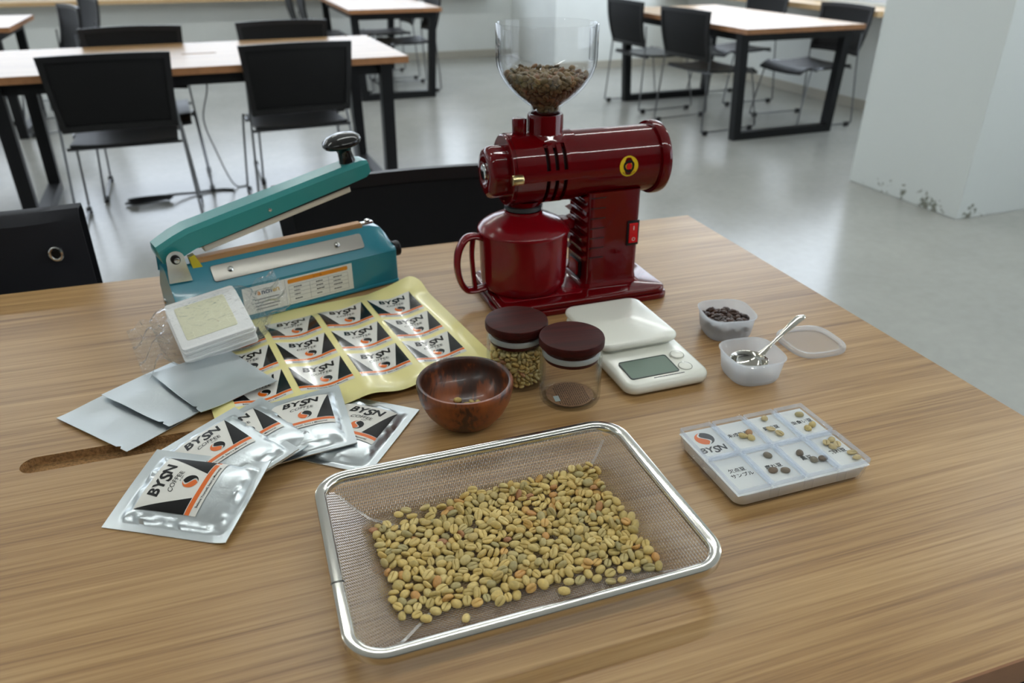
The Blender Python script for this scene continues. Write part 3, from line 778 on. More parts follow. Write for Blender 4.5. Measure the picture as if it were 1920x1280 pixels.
mb = MB(); rbox(mb, .066, .066, .0141, .0148, .003, .0003, -.004, .001, n=3); mb.build('cream_panel', pm('cream_card', lin(222, 220, 190), .7), pack)
def film_fn(u, v):
    # closed tube around the pack along local x, pinched at both ends
    a = 2 * PI * u; x = -.070 + .138 * v
    c, s = math.cos(a), math.sin(a); p = 3.6
    d = (abs(c) ** p + abs(s) ** p) ** (-1 / p)
    e = min(1, min(v, 1 - v) / .16); e = math.sin(e * PI / 2) ** .8
    hy = .0492 * (.78 + .22 * e); hz = .0165 * e + .0016
    nz = noise.noise(Vector((c * 3.2 + 7, s * 3.2, x * 60))) * .004 * (1.2 - e)
    return (x, d * c * (hy + nz), .0 + (1 - e) * .004 + d * s * (hz + nz))
mb = MB(); nu, nv = 64, 44
P = [film_fn(i / nu, j / nv) for j in range(nv + 1) for i in range(nu)]
mb.add(P, [(j * nu + i, j * nu + (i + 1) % nu, (j + 1) * nu + (i + 1) % nu, (j + 1) * nu + i) for j in range(nv) for i in range(nu)])
fl_ = mb.build('clear_bag', M_FILM, pack, smooth=80)
for sgn, ox, lng in ((1, .068, .036), (-1, -.070, .030)):
    def tail(u, v, sgn=sgn, ox=ox, lng=lng):
        wd = .040 - .004 * v if sgn > 0 else .040 + .010 * v
        z = .004 + .006 * math.sin(u * 19 + v * 4) * (.5 + v) + (.012 * v if sgn > 0 else -.006 * v) + .004 * noise.noise(Vector((u * 9, v * 9, sgn)))
        return (ox + sgn * v * lng, (u - .5) * 2 * wd + .004 * math.sin(v * 7) + (.012 if sgn > 0 else -.010) * v, z)
    grid_slab(tail, ls(0, 1, 34), ls(0, 1, 10), .0002).build('bag_flap', M_FILM, pack, smooth=80)

# ------------------------------------------------------------------ coffee grinder
M_RED = pm('glossy_maroon_enamel', lin(92, 2, 7), .05, coat=0, spec=.4)
M_REDP = pm('maroon_plastic', lin(112, 5, 15), .18, coat=0, spec=.4)
M_DARK = pm('dark_slot', (.004, .003, .003, 1), .6)
M_GASKET = pm('grey_gasket', (.03, .035, .037, 1), .5)
M_BRASS = pm('brass', (.72, .58, .30, 1), .25, 1.0)
GA = 19.4
gu, gv = Vector((math.cos(rad(GA)), math.sin(rad(GA)), 0)), Vector((-math.sin(rad(GA)), math.cos(rad(GA)), 0))
g_o = Vector((-.0131, 1.0088, T)) + gv * .081
grinder = root('coffee_grinder', 'maroon electric coffee grinder with clear hopper', 'coffee grinder', g_o, GA)
mb = MB(); rbox(mb, .276, .168, 0, .009, .020, .002, .135, 0, n=6); rbox(mb, .270, .162, .0085, .0185, .018, .004, .135, 0, n=6)
base = mb.build('base', M_RED, grinder)
mb = MB(); rbox(mb, .128, .120, .0185, .0205, .010, .0008, .074, 0); mb.build('drip_tray', M_REDP, base)
for k in range(7):
    mb = MB(); mb.lathe([(.0022, .0205), (.002, .0212), (.0001, .0214)], 8, Tr(.028 + k * .0135, -.052, 0)); mb.build('tray_stud', M_RED, base)
for x in (.02, .25):
    for y in (-.065, .065):
        pass
mb = MB()
mb.loft([rr(.100, .092, .012, .0185, 5, .192, 0), rr(.090, .082, .010, .022, 5, .192, 0), rr(.086, .078, .009, .030, 5, .1925, 0), rr(.086, .078, .009, .165, 5, .1925, 0)])
tower = mb.build('tower', M_RED, grinder)
for k in range(7):
    z = .058 + k * .0155
    mb = MB(); lp = [(-.041, 0), (-.041, .0035), (.0, .0035), (.0, 0)]
    mb.add([(.1475, -.034, z), (.1475, .034, z), (.1410, -.034, z + .006), (.1410, .034, z + .006), (.1505, -.034, z), (.1505, .034, z), (.1505, -.034, z + .009), (.1505, .034, z + .009)],
           [(0, 1, 3, 2), (2, 3, 7, 6), (0, 2, 6, 4), (1, 5, 7, 3), (4, 6, 7, 5), (0, 4, 5, 1)])
    mb.build('cooling_louvre', M_RED, tower, smooth=0, bevel=.0008)
    mb = MB(); mb.box(.152, .176, -.0396, -.0388, z + .006, z + .0072); mb.build('vent_slit', M_DARK, tower, smooth=0)
mb = MB(); mb.box(.1462, .1500, -.020, .020, .024, .052); mb.build('rear_switch_frame', M_BLACK, tower, bevel=.001)
mb = MB(); mb.box(.1440, .1470, -.014, .014, .028, .050); mb.build('rear_switch', pm('red_rocker', lin(170, 14, 18), .25), tower, bevel=.001)
mb = MB(); mb.box(.2135, .2335, -.0412, -.0385, .078, .117); sw = mb.build('switch_frame', M_BLACK, tower, bevel=.0008)
mb = MB(); mb.add([(.2165, -.0412, .082), (.2305, -.0412, .082), (.2305, -.0445, .083), (.2165, -.0445, .083), (.2165, -.0412, .113), (.2305, -.0412, .113), (.2305, -.0425, .112), (.2165, -.0425, .112), (.2165, -.0428, .0975), (.2305, -.0428, .0975)],
    [(3, 2, 9, 8), (8, 9, 6, 7), (0, 1, 2, 3), (7, 6, 5, 4), (0, 3, 8, 7, 4), (1, 5, 6, 9, 2), (0, 4, 5, 1)])
rk = mb.build('power_rocker', pm('red_rocker2', lin(196, 16, 22), .25), sw, smooth=0)
mb = MB(); mb.box(.2230, .2240, -.0434, -.0426, .1030, .1090); mb.tube([(.2235 + .0024 * math.cos(a), -.0440, .0885 + .0024 * math.sin(a)) for a in [2 * PI * k / 14 for k in range(14)]], .0004, 5, True); mb.build('switch_marks', M_WHITEPAPER, rk, smooth=0)
ZA = .201
CY = Matrix.Translation((0, 0, ZA)) @ Ry(90)         # lathe axis z -> grinder +x ; local x -> -z
mb = MB(); mb.lathe([(.049, .128), (.049, .262)], 64, CY); motor = mb.build('motor_housing', M_RED, grinder, smooth=30)
mb = MB(); mb.lathe([(.049, .258), (.0535, .2585), (.0545, .261), (.0545, .269), (.053, .2735), (.048, .2765), (.030, .2785), (.0001, .279)], 64, CY); mb.build('rear_cap', M_RED, grinder, smooth=30)
mb = MB(); mb.lathe([(.0, 0)] and [(.010, .0), (.010, .02)], 16, Tr(.262, .0, .150) @ Ry(0), cap0=True, cap1=True); mb.build('cord_boss', M_RED, grinder)
# grinding head drum with open slots
drum_R, slot_R = .0515, .043
us = [.034]; slots = [(.0765, .0825), (.0895, .0955), (.1025, .1085)]
for a, b in slots: us += [a, a + 1e-5, b, b + 1e-5]
us += [.114, .1141, .130]
angs = [(-62, -8), (8, 52)]                           # measured from the front (-y) upwards
al = []
base_angles = sorted(set([k * 7.5 for k in range(48)] + [x % 360 for p in angs for x in (p[0], p[0] + .01, p[1], p[1] + .01)]))
mb = MB(); loops = []; R_ = []
for ui, u in enumerate(us):
    lp = []; rl = []
    for a in base_angles:
        aa = a if a < 180 else a - 360
        ins = any(s[0] < u - 4e-6 < s[1] + 4e-6 and u > s[0] + 5e-6 for s in slots) and any(p[0] + .005 < aa < p[1] + .005 for p in angs)
        ins = ins and any(s[0] + 5e-6 < u < s[1] + 5e-6 for s in slots)
        R = slot_R if ins else (drum_R if u < .1140 else .0508)
        lp.append((u, -R * math.cos(rad(a)), ZA + R * math.sin(rad(a)))); rl.append(R)
    loops.append(lp); R_.append(rl)
n = len(base_angles); V = [p for l in loops for p in l]; F = []; MI = []
for i in range(len(loops) - 1):
    for k in range(n):
        q = (i * n + k, i * n + (k + 1) % n, (i + 1) * n + (k + 1) % n, (i + 1) * n + k); F.append(q)
        rs = [R_[i][k], R_[i][(k + 1) % n], R_[i + 1][(k + 1) % n], R_[i + 1][k]]
        MI.append(1 if max(rs) < .044 else 0)
F.append(tuple(range(n))); MI.append(0)
mb.add(V, F); mb.m = MI
mb.build('grinding_head', [M_RED, M_DARK], grinder, smooth=30)
mb = MB(); mb.lathe([(.0485, .0285), (.0500, .0295), (.0500, .0340), (.047, .0345)], 64, CY, cap0=True, cap1=True); mb.build('front_ring', M_RED, grinder, smooth=30)
def lobed(r, k, x, amp):
    return [(x, r * (1 + amp * math.cos(8 * 2 * PI * i / 64)) * math.cos(2 * PI * i / 64), ZA - .001 + r * (1 + amp * math.cos(8 * 2 * PI * i / 64)) * math.sin(2 * PI * i / 64)) for i in range(64)]
mb = MB(); mb.loft([lobed(.036, 0, .029, .035), lobed(.0365, 0, .010, .035), lobed(.0345, 0, .004, .03), lobed(.029, 0, .0005, .02), lobed(.018, 0, .000, 0), lobed(.015, 0, .003, 0)])
dial = mb.build('grind_dial', M_RED, grinder, smooth=50)
mb = MB(); mb.cyl(.0115, -.0015, .004, 24, CY, .001); mb.build('dial_screw', M_STEEL, dial)
mb = MB(); mb.cyl(.0076, .024, .040, 18, Matrix.Translation((0, -.052, .200)) @ Ry(90), .0012); mb.build('brass_nut', M_BRASS, grinder)
mb = MB(); mb.cyl(.0105, .250, .273, 24, Tr(.0535, 0, 0), .002); mb.build('top_knob', M_RED, grinder)
mb = MB(); mb.lathe([(.034, .236), (.030, .246), (.0262, .250), (.0255, .252), (.0255, .274), (.0245, .277), (.021, .277), (.021, .262)], 40, Tr(.0925, 0, 0)); mb.build('hopper_socket', M_RED, grinder, smooth=40)
mb = MB(); mb.lathe([(.032, .158), (.030, .153), (.025, .149), (.0245, .146)], 32, Tr(.0595, 0, 0), cap1=True); mb.build('spout', M_RED, grinder, smooth=50)
mb = MB(); mb.lathe([(.0245, .149), (.0275, .1475), (.0275, .1425), (.025, .141), (.021, .141)], 32, Tr(.0595, 0, 0)); mb.build('spout_gasket', M_GASKET, grinder, smooth=50)
# hopper
M_HOP = thin_glass('clear_hopper_plastic', (.99, .99, .99), (.20, .23, .27), 1.5, .01, ep=3.2)
HB = .281
ho = [(.0195, -.008), (.0205, 0), (.0215, .006), (.0315, .0125), (.043, .0215), (.0545, .0335), (.0630, .046), (.0685, .060), (.0697, .070), (.0697, .1135), (.0690, .1150)]
hi = [(.0675, .1150), (.0665, .1125), (.0665, .070), (.0655, .060), (.0603, .0465), (.0520, .0347), (.0410, .0230), (.029, .0142), (.0190, .008), (.0180, -.008)]
mb = MB(); mb.lathe([(r, z + HB) for r, z in ho + hi], 72, Tr(.0925, 0, 0)); hopper = mb.build('hopper', M_HOP, grinder, smooth=60)
for a in (-78, 78):
    c_, s_ = math.cos(rad(a + 270)), math.sin(rad(a + 270))
    mb = MB(); mb.box(.0600, .0666, -.006, .006, HB + .066, HB + .108, Tr(.0925, 0, 0) @ Rz(a - 90)); mb.build('hopper_lug', M_HOP, hopper, bevel=.001)
# badge
M_BY = pm('badge_yellow', lin(218, 184, 20), .35); M_BR = pm('badge_red', lin(200, 10, 8), .35)
bd = MB()
def cylpt(x, z, lift):                        # wrap on the front of the motor housing
    a = math.asin(max(-1, min(1, z / .049))); R = .049 + lift
    return (.2045 + x, -R * math.cos(a + rad(3)), ZA + R * math.sin(a + rad(3)))
def ring(r0, r1, lift, mi, a0=0, a1=360, off=0, n=40):
    P = []; F = []
    for k in range(n + 1):
        a = rad(a0 + (a1 - a0) * k / n); w_ = 1 if a1 - a0 == 360 else math.sin(PI * k / n) ** .6
        rm = (r0 + r1) / 2; hh = (r1 - r0) / 2 * w_; rm += off * (k / n)
        P += [cylpt((rm - hh) * math.cos(a), (rm - hh) * math.sin(a), lift), cylpt((rm + hh) * math.cos(a), (rm + hh) * math.sin(a), lift)]
    bd.add(P, [(2 * k, 2 * k + 1, 2 * k + 3, 2 * k + 2) for k in range(n)], None, mi)
ring(0, .0148, .0003, 0)
for k in range(3): ring(.0066, .0100, .0005, 1, 120 * k, 120 * k + 165, -.0022, 24)
ring(0, .0046, .0006, 2)
for k in range(10): ring(.0113, .0131, .0005, 1, 222 + k * 10, 222 + k * 10 + 7, 0, 3)
bd.build('round_badge', [M_BY, M_INK, M_BR], grinder, smooth=50)
# power cord
mb = MB(); mb.tube(smooth_path([(.236, .020, .105), (.246, .026, .100), (.262, .040, .078), (.276, .058, .040), (.284, .078, .012), (.288, .105, .0045), (.270, .150, .0042), (.200, .185, .0042), (.10, .19, .0042)], 6), .0038, 8); mb.build('power_cord', M_BLACK, grinder)

# mug standing on the base
mug = root('grinder_cup', 'maroon lidded plastic cup standing under the grinder spout', 'cup', g_o + gu * .0605 + Vector((0, 0, .0206)), GA)
mb = MB(); mb.lathe([(.0001, .0), (.054, .0), (.0605, .002), (.0640, .008), (.0655, .018), (.0668, .075), (.0672, .086), (.0672, .090), (.0652, .090), (.064, .075), (.060, .012), (.0001, .006)], 56); mb.build('cup_body', M_REDP, mug, smooth=40)
mb = MB(); mb.lathe([(.0665, .0885), (.0690, .0890), (.0695, .0915), (.0680, .0945), (.060, .1010), (.045, .1085), (.031, .1140), (.0285, .1165), (.0285, .1195), (.0265, .1200), (.0260, .112), (.0560, .0950), (.0640, .0890)], 56); mb.build('cup_lid', M_REDP, mug, smooth=40)
mb = MB(); mb.loft([rr(.020, .024, .006, .0850, 4, .071, 0), rr(.024, .026, .008, .0960, 4, .069, 0), rr(.016, .022, .006, .1000, 4, .064, 0)]); mb.build('lid_tab', M_REDP, mug)
hp = smooth_path([(-.060, 0, .080), (-.076, 0, .0865), (-.090, 0, .084), (-.1000, 0, .070), (-.1045, 0, .050), (-.1025, 0, .026), (-.094, 0, .006), (-.082, 0, .0005), (-.055, 0, .004)], 6)
mb = MB(); mb.tube(hp, (.0032, .0085), 10, flat=(0, 0, 1))
mb2 = MB(); loops = []
for i, p in enumerate(hp):
    t = (hp[min(i + 1, len(hp) - 1)] - hp[max(i - 1, 0)]).normalized(); nn = Vector((-t.z, 0, t.x))
    loops.append([tuple(p + nn * .0048 * math.cos(a) * 1.0 + Vector((0, 1, 0)) * .0105 * math.sin(a)) for a in [2 * PI * k / 12 for k in range(12)]])
mb2.loft(loops); han = mb2.build('handle', M_REDP, mug, smooth=50)
mb = MB(); mb.tube(smooth_path([(-.079, 0, .0845), (-.0815, 0, .060), (-.0800, 0, .030), (-.0770, 0, .001)], 5), (.0034, .0080), 10, flat=(1, 0, 0)); mb.build('inner_grip', M_REDP, han, smooth=50)
# settled resting places of the beans: x, y, z in tenths of a millimetre, three turns in degrees, size in per cent
BEANS = {}
BEANS['tray'] = [
 (-592, 118, 20, 0, -180, 57, 103), (-228, 239, 18, -180, 0, -65, 90), (-527, -471, 32, -12, 0, 161, 94), (972, -12, 31, 4, 9, -58, 89), (428, -655, 37, -12, 0, 41, 109), (441, 754, 35, -9, 6, -31, 103),
 (184, 505, 17, 180, 0, -27, 86), (750, 191, 33, 12, 0, 9, 97), (652, 739, 18, 0, -180, -9, 88), (-198, 611, 43, 14, -30, 159, 110), (-859, -481, 32, 4, -9, 49, 94), (400, -314, 29, 4, -9, -48, 84),
 (126, -185, 31, -11, 6, -31, 90), (1143, 163, 31, -147, 0, -92, 89), (660, -503, 34, 12, 0, -150, 99), (943, 187, 17, 0, -180, 10, 85), (-144, -624, 20, 0, 180, 65, 103), (-451, 582, 32, -12, 0, 42, 94),
 (649, -277, 21, 0, -180, -44, 109), (-686, -146, 21, 0, 180, -32, 109), (1116, -178, 34, -4, -9, -90, 98), (-25, 114, 36, 10, -6, -97, 107), (460, 270, 17, 180, 1, 83, 84), (260, 254, 30, 12, 2, -1, 89),
 (-73, 455, 37, 1, -9, 121, 110), (-603, -349, 18, 0, 180, 10, 91), (-136, 225, 36, 33, 17, 179, 95), (-1124, 281, 37, 23, -19, -154, 97), (413, 15, 18, 0, 180, -86, 90), (559, -257, 31, 8, -7, 32, 91),
 (643, 509, 18, -180, 0, 10, 88), (-567, -38, 34, -10, -5, 166, 99), (333, -276, 40, 33, 17, -119, 108), (-235, -294, 19, 180, 0, 40, 100), (-402, -190, 36, 10, 6, 7, 108), (266, 482, 19, 0, -180, -86, 100),
 (-391, -474, 19, 180, 0, 81, 96), (854, -441, 37, 4, -9, 180, 110), (-381, -268, 33, -33, 17, 149, 87), (998, -625, 18, -180, 0, 65, 90), (-345, 326, 32, 0, -9, 26, 92), (1065, -30, 20, 180, 0, 16, 101),
 (182, -549, 21, 180, 0, 44, 106), (910, 678, 36, -10, -6, 130, 108), (-727, -361, 36, -12, 0, -163, 109), (907, 321, 18, 0, 180, -13, 92), (874, -256, 30, -12, -1, 61, 89), (-849, -348, 18, -180, 0, -88, 93),
 (-276, -147, 19, 180, 0, 6, 99), (-82, -104, 32, -9, -6, -133, 93), (1101, -615, 21, 0, 180, 89, 110), (1065, -460, 52, 6, 48, 107, 92), (721, 675, 20, 180, 0, 51, 104), (518, 95, 20, -180, 0, -6, 103),
 (1057, 386, 21, 0, 180, -25, 109), (25, 585, 30, 10, 5, 51, 88), (-295, -521, 19, 180, 0, -13, 99), (201, 645, 18, 0, -180, 6, 88), (-762, 644, 38, -29, 0, -5, 104), (1128, 609, 44, -68, 27, 146, 105),
 (-1075, -375, 18, 0, 180, -59, 90), (-57, -20, 39, 33, 17, 117, 106), (-980, 64, 21, 180, 0, -48, 106), (-690, -243, 21, 180, 0, 41, 107), (-867, 190, 18, 0, -180, 27, 93), (654, -168, 19, 0, 180, 77, 99),
 (-991, -562, 30, -12, 0, -171, 87), (102, 398, 18, 180, 0, -53, 90), (-37, -415, 35, -12, 0, 21, 105), (186, 404, 35, -10, 5, -133, 104), (-1015, -80, 19, 180, 0, 88, 95), (576, 682, 30, 4, -9, -56, 87),
 (818, 45, 32, -12, 0, -140, 93), (-1037, -297, 19, 0, 180, 37, 96), (-561, -556, 35, -12, 0, -111, 104), (-527, 273, 18, 180, 0, -58, 90), (774, -159, 20, 0, 180, -9, 100), (711, -664, 35, -12, 0, -162, 105),
 (21, 323, 31, 5, -9, 9, 91), (-955, 539, 29, -12, 0, 40, 85), (-678, 195, 21, 180, 0, -43, 112), (-428, 452, 21, 0, -180, 63, 110), (-133, 710, 38, -39, 0, 97, 106), (333, -368, 38, 39, 0, -160, 106),
 (9, 671, 20, 0, 180, -48, 101), (1017, -112, 18, 180, 0, 51, 93), (-579, 490, 20, 180, 0, -56, 104), (969, -452, 40, -39, 0, 175, 110), (-721, 433, 33, 12, 0, 146, 96), (1026, 755, 34, 10, -6, 46, 99),
 (305, 376, 20, 180, 0, -90, 103), (-484, 382, 44, -118, 0, -86, 112), (813, 529, 34, -33, 17, 64, 89), (658, 353, 32, 9, 6, -2, 95), (251, -575, 33, 39, 0, 67, 89), (-329, 473, 19, 0, 180, -33, 98),
 (329, 147, 41, -11, 23, 101, 108), (-1026, 497, 35, 33, -17, -102, 93), (95, -459, 34, -9, 6, 102, 100), (-274, 706, 38, -39, 0, -40, 104), (-743, -561, 34, -10, -5, -132, 99), (916, 523, 20, 0, -180, -46, 104),
 (336, -626, 19, 0, 180, -14, 96), (170, 149, 20, -180, 0, -37, 103), (584, -347, 20, 180, 0, 69, 105), (148, -25, 29, -4, -9, -162, 84), (-692, 118, 38, -14, 151, 52, 94), (-1065, 64, 34, 39, 0, -123, 94),
 (580, -673, 19, 180, 0, 22, 94), (-755, 56, 44, 112, -153, 3, 105), (625, 111, 37, 33, 17, -82, 98), (-86, 358, 19, 180, 0, -79, 99), (-397, -33, 21, 180, 0, -12, 106), (-253, 96, 18, -180, 0, -65, 93),
 (822, -644, 17, 0, -180, 67, 85), (31, -525, 19, 0, -180, 46, 99), (692, -369, 38, 33, -17, -33, 102), (837, -28, 33, -25, 0, -16, 90), (1035, -393, 32, -24, 13, -140, 86), (-1057, 348, 33, 39, 0, -110, 90),
 (-393, 246, 33, -39, 0, 118, 89), (-889, -177, 37, -33, 17, -25, 99), (-136, -452, 19, 180, 0, 76, 97), (676, 230, 18, 0, -180, 28, 89), (-810, 324, 17, -180, 0, -77, 86), (358, 605, 33, 39, 0, -68, 89),
 (946, -700, 30, 12, 0, -173, 88), (413, 334, 30, 10, 5, 109, 89), (-291, 22, 37, -39, 0, 92, 103), (-1009, 146, 17, 180, 0, 28, 85), (1134, 446, 64, 42, -119, 52, 108), (158, 322, 31, 10, -5, -23, 91),
 (-50, -234, 36, -4, -9, 102, 105), (-553, 655, 35, -11, -2, -94, 105), (221, -122, 17, -180, 0, -71, 86), (-355, 108, 35, -4, 9, -12, 102), (-937, 369, 30, -10, -5, 7, 87), (-346, -395, 36, 12, 0, 172, 109),
 (-970, -483, 31, -10, -5, -126, 91), (556, 304, 39, -39, 0, -109, 110), (1064, -715, 35, -10, 5, 155, 105), (1047, 669, 39, -13, -10, 13, 112), (126, 755, 34, 22, 11, 46, 94), (984, 592, 34, 8, -7, 101, 100),
 (58, -125, 30, -11, 2, 123, 86), (342, 751, 28, -10, -175, -28, 106), (207, -374, 35, 12, 0, -104, 105), (386, -207, 19, 0, -180, -85, 95), (84, 197, 17, 180, 0, 2, 87), (-1114, 393, 39, 68, 27, 122, 92),
 (1034, 99, 21, -180, 0, 11, 107), (-489, -287, 18, -180, 0, 59, 91), (272, 72, 31, 4, 9, 17, 91), (747, -463, 29, 12, 0, -139, 85), (-483, 63, 30, -1, 9, 115, 87), (586, -71, 37, -12, 0, 68, 110),
 (-679, 546, 19, 180, 0, -58, 94), (1000, 473, 17, 0, -180, -17, 85), (121, -347, 20, 0, -180, 9, 104), (510, 497, 33, -12, 0, 86, 98), (-891, 69, 20, 0, -180, -62, 102), (1071, -102, 38, 36, -147, -55, 84),
 (-559, -250, 38, -48, 22, 0, 92), (-615, -483, 35, 33, 17, 133, 93), (1111, 756, 49, 59, -140, 42, 105), (1127, -402, 43, 76, 28, -154, 99), (1065, -255, 33, -11, 4, 95, 96), (-66, 569, 21, 0, 180, 37, 110),
 (-204, -202, 36, 10, 5, -127, 106), (927, -366, 40, 39, 0, 138, 111), (-859, 506, 36, -12, 0, 62, 106), (358, -120, 19, -180, 0, 6, 99), (829, -330, 35, -4, -9, 136, 103), (-981, -126, 45, -133, -14, 73, 111),
 (747, 388, 20, 0, -180, 53, 104), (409, -486, 30, -8, -6, -63, 87), (-667, 360, 21, -180, 0, 57, 111), (306, 668, 19, -180, 0, 39, 98), (-1130, 202, 41, 67, -28, 144, 96), (854, 757, 33, -172, -17, 50, 104),
 (-244, 440, 29, 12, 0, -35, 86), (420, 106, 34, 12, 0, -58, 102), (521, -436, 21, 180, 0, -21, 109), (1118, 311, 33, -11, 3, -106, 97), (-486, -605, 34, 12, 0, 11, 101), (1125, 524, 38, -33, -17, 30, 103),
 (718, -32, 32, 20, 11, -65, 87), (-784, -207, 20, 0, 180, 24, 104), (498, 641, 34, -34, -17, -43, 90), (1023, 317, 32, -18, 0, -180, 90), (-235, 527, 38, 37, -7, -93, 103), (273, -204, 21, 0, 180, -6, 110),
 (499, -102, 18, 0, -180, -7, 94), (-24, 221, 31, -10, -5, 91, 90), (595, 566, 34, 4, -9, -109, 101), (933, -107, 31, 10, 5, 24, 89), (892, 419, 38, -4, -9, 89, 111), (-876, 723, 19, 0, 180, -32, 95),
 (-37, 755, 35, -4, 9, 159, 104), (-1148, 548, 41, -165, 30, 33, 103), (910, -535, 35, 12, 0, -127, 105), (-223, -628, 31, 12, 0, -94, 91), (432, 425, 40, -33, 17, 36, 108), (938, 749, 18, 180, 0, 1, 88),
 (-837, -63, 18, 0, -180, 90, 91), (612, 26, 18, 0, 180, -39, 93), (-297, 630, 37, 39, 0, -20, 103), (1033, 231, 19, -180, 0, 18, 95), (60, -223, 19, -180, 0, -26, 99), (-655, -10, 21, 0, 180, 45, 107),
 (-388, 640, 17, 180, 0, 2, 86), (96, 31, 41, -14, -29, -21, 107), (-6, -609, 41, -72, 0, -165, 103), (1104, -520, 31, -5, -9, -43, 91), (-242, -398, 18, 0, 180, 37, 89), (15, -342, 20, 0, 180, -31, 104),
 (-486, 185, 19, 0, -180, -82, 96), (285, -25, 19, 0, 180, -50, 94), (-778, 208, 18, -180, 0, -77, 88), (887, 110, 35, 2, 9, -86, 104), (-834, -568, 20, 0, -180, -37, 101), (836, 324, 58, -169, 6, 3, 84),
 (-1127, -281, 42, 51, -153, 20, 97), (-134, -364, 34, -33, 17, 116, 89), (-133, 113, 20, 0, -180, 29, 101), (-935, 247, 33, 12, 0, 135, 98), (-1057, -173, 20, -180, 0, -38, 106), (-324, 183, 33, -1, -9, -179, 95),
 (548, -516, 31, -6, 8, -15, 90), (1139, 695, 36, -26, 167, -63, 106), (1107, -334, 25, 6, 177, 60, 109), (-456, -105, 20, -180, 0, 10, 101), (-203, -18, 41, -36, 10, -36, 112), (699, 129, 19, 0, -180, -24, 96),
 (-909, -269, 20, 0, 180, -9, 102), (-955, -349, 20, -180, 0, -77, 102), (-1012, 605, 35, -12, 0, -82, 104), (406, 535, 34, 39, 0, 8, 93), (863, -175, 36, 39, 0, 31, 100), (229, 575, 30, -11, 3, 63, 89),
 (-314, -452, 41, -68, -153, 12, 97), (828, -538, 33, 12, 0, 82, 98), (814, 681, 38, 34, 7, -19, 104), (599, 198, 43, 42, 20, -144, 108), (714, -262, 62, -2, -6, -154, 90), (1160, -468, 63, 23, 9, -114, 98),
 (-1066, 535, 55, 33, -15, -89, 99), (432, -153, 35, 171, 29, 34, 88), (120, 467, 33, -13, -6, -27, 93), (915, -22, 40, -108, 0, -92, 100), (-656, -74, 37, -108, 0, -2, 92), (974, -538, 46, -112, -27, 91, 110),
 (-390, 534, 43, 108, 0, 19, 111), (1036, 739, 86, -72, 11, -75, 100), (-308, -588, 38, -151, -15, 13, 106), (-693, -431, 46, 112, 27, 15, 110), (-431, -330, 32, -6, -8, -158, 94), (548, 420, 32, -39, 0, 79, 85),
 (-830, 118, 18, 0, -180, -33, 88), (109, -595, 37, 150, 0, 112, 112), (-640, 442, 32, 24, 13, 145, 86), (-357, 28, 54, -5, -11, -35, 102), (1164, 146, 77, 10, -164, -73, 101), (-904, -85, 38, -33, 17, 94, 103),
 (-301, -659, 43, 68, -27, 18, 101), (301, 587, 52, 51, 52, -134, 108), (650, -38, 42, -151, 52, 41, 85), (-863, 397, 46, 68, -27, 153, 110), (692, 352, 62, -171, -7, 69, 88), (648, -426, 35, -33, 17, 162, 92),
 (592, 600, 64, 176, -9, -63, 104), (-1082, -221, 37, -108, 0, -37, 94), (14, 405, 38, 3, -9, 37, 111), (1121, 229, 57, 109, 7, -9, 111), (184, -469, 37, 30, -16, -152, 101), (748, 563, 37, 33, 17, -158, 99),
 (252, -287, 36, -43, 12, 55, 89), (847, -364, 82, -12, 5, -79, 110), (-69, -317, 40, -19, 150, 43, 98), (204, 714, 39, 34, -15, 168, 106), (900, 605, 64, 43, 33, -39, 105), (-296, -327, 42, 108, 0, 138, 108),
 (-620, 718, 42, 14, 30, 154, 109), (457, -39, 43, 24, 38, 6, 98), (-466, -406, 20, 180, 0, 18, 105), (-931, 149, 34, -108, 0, 146, 85), (1124, 642, 91, 158, -30, -42, 90), (-302, 140, 64, -175, 7, 28, 108),
 (-735, 282, 17, 0, 180, 41, 85), (-160, -106, 46, 68, -27, -111, 110), (-1150, -346, 39, -27, -156, 49, 97), (654, -585, 20, -180, 0, 32, 102), (-207, 760, 46, -60, -26, 6, 110), (-601, -194, 17, 0, 180, 55, 86),
 (-15, -156, 20, 180, 0, -22, 101), (709, -95, 40, -145, -13, -4, 108), (-1133, 98, 42, 110, -20, 115, 91), (-361, -117, 35, 32, 17, 126, 94), (-651, -546, 20, -180, 0, -46, 105), (327, 38, 44, -157, 31, 11, 106),
 (974, -125, 79, -98, -38, 93, 99), (585, 761, 47, -25, -44, 14, 103), (-616, 139, 61, 153, 12, 80, 91), (-1001, -416, 33, 28, 15, 177, 87), (-61, 665, 40, 31, 164, 63, 109), (-1129, -30, 47, 117, 42, 74, 98),
 (49, 747, 17, 0, -180, 29, 85), (1003, -256, 42, 68, 27, 85, 99), (-1074, 429, 36, 68, 27, 83, 85), (-561, 40, 42, -38, 22, -16, 105), (-309, 261, 34, -12, 0, 27, 100), (256, 647, 71, -64, 4, 80, 101),
 (-169, 346, 19, 180, 0, -41, 94), (1117, 75, 42, -20, 26, -81, 109), (425, 624, 45, -68, -27, 131, 107), (-63, -494, 38, 33, -17, 174, 101), (507, -372, 43, -1, 145, -84, 99), (946, -194, 21, -180, 0, 66, 109),
 (302, 200, 65, -19, -16, -28, 87), (1085, 173, 44, 161, -36, 13, 103), (838, 254, 31, -9, -6, -122, 90), (-309, 556, 47, 68, 27, -71, 111), (617, 288, 53, 21, -41, 115, 98), (602, -187, 44, 112, 27, 122, 104),
 (-182, -351, 61, 14, -27, -16, 108), (350, -40, 35, -148, 16, 56, 94), (970, 409, 30, 6, 11, -66, 86), (47, -40, 21, 0, 180, -14, 110), (961, 780, 73, 2, 3, 64, 107), (1039, -662, 59, 156, 32, 66, 87),
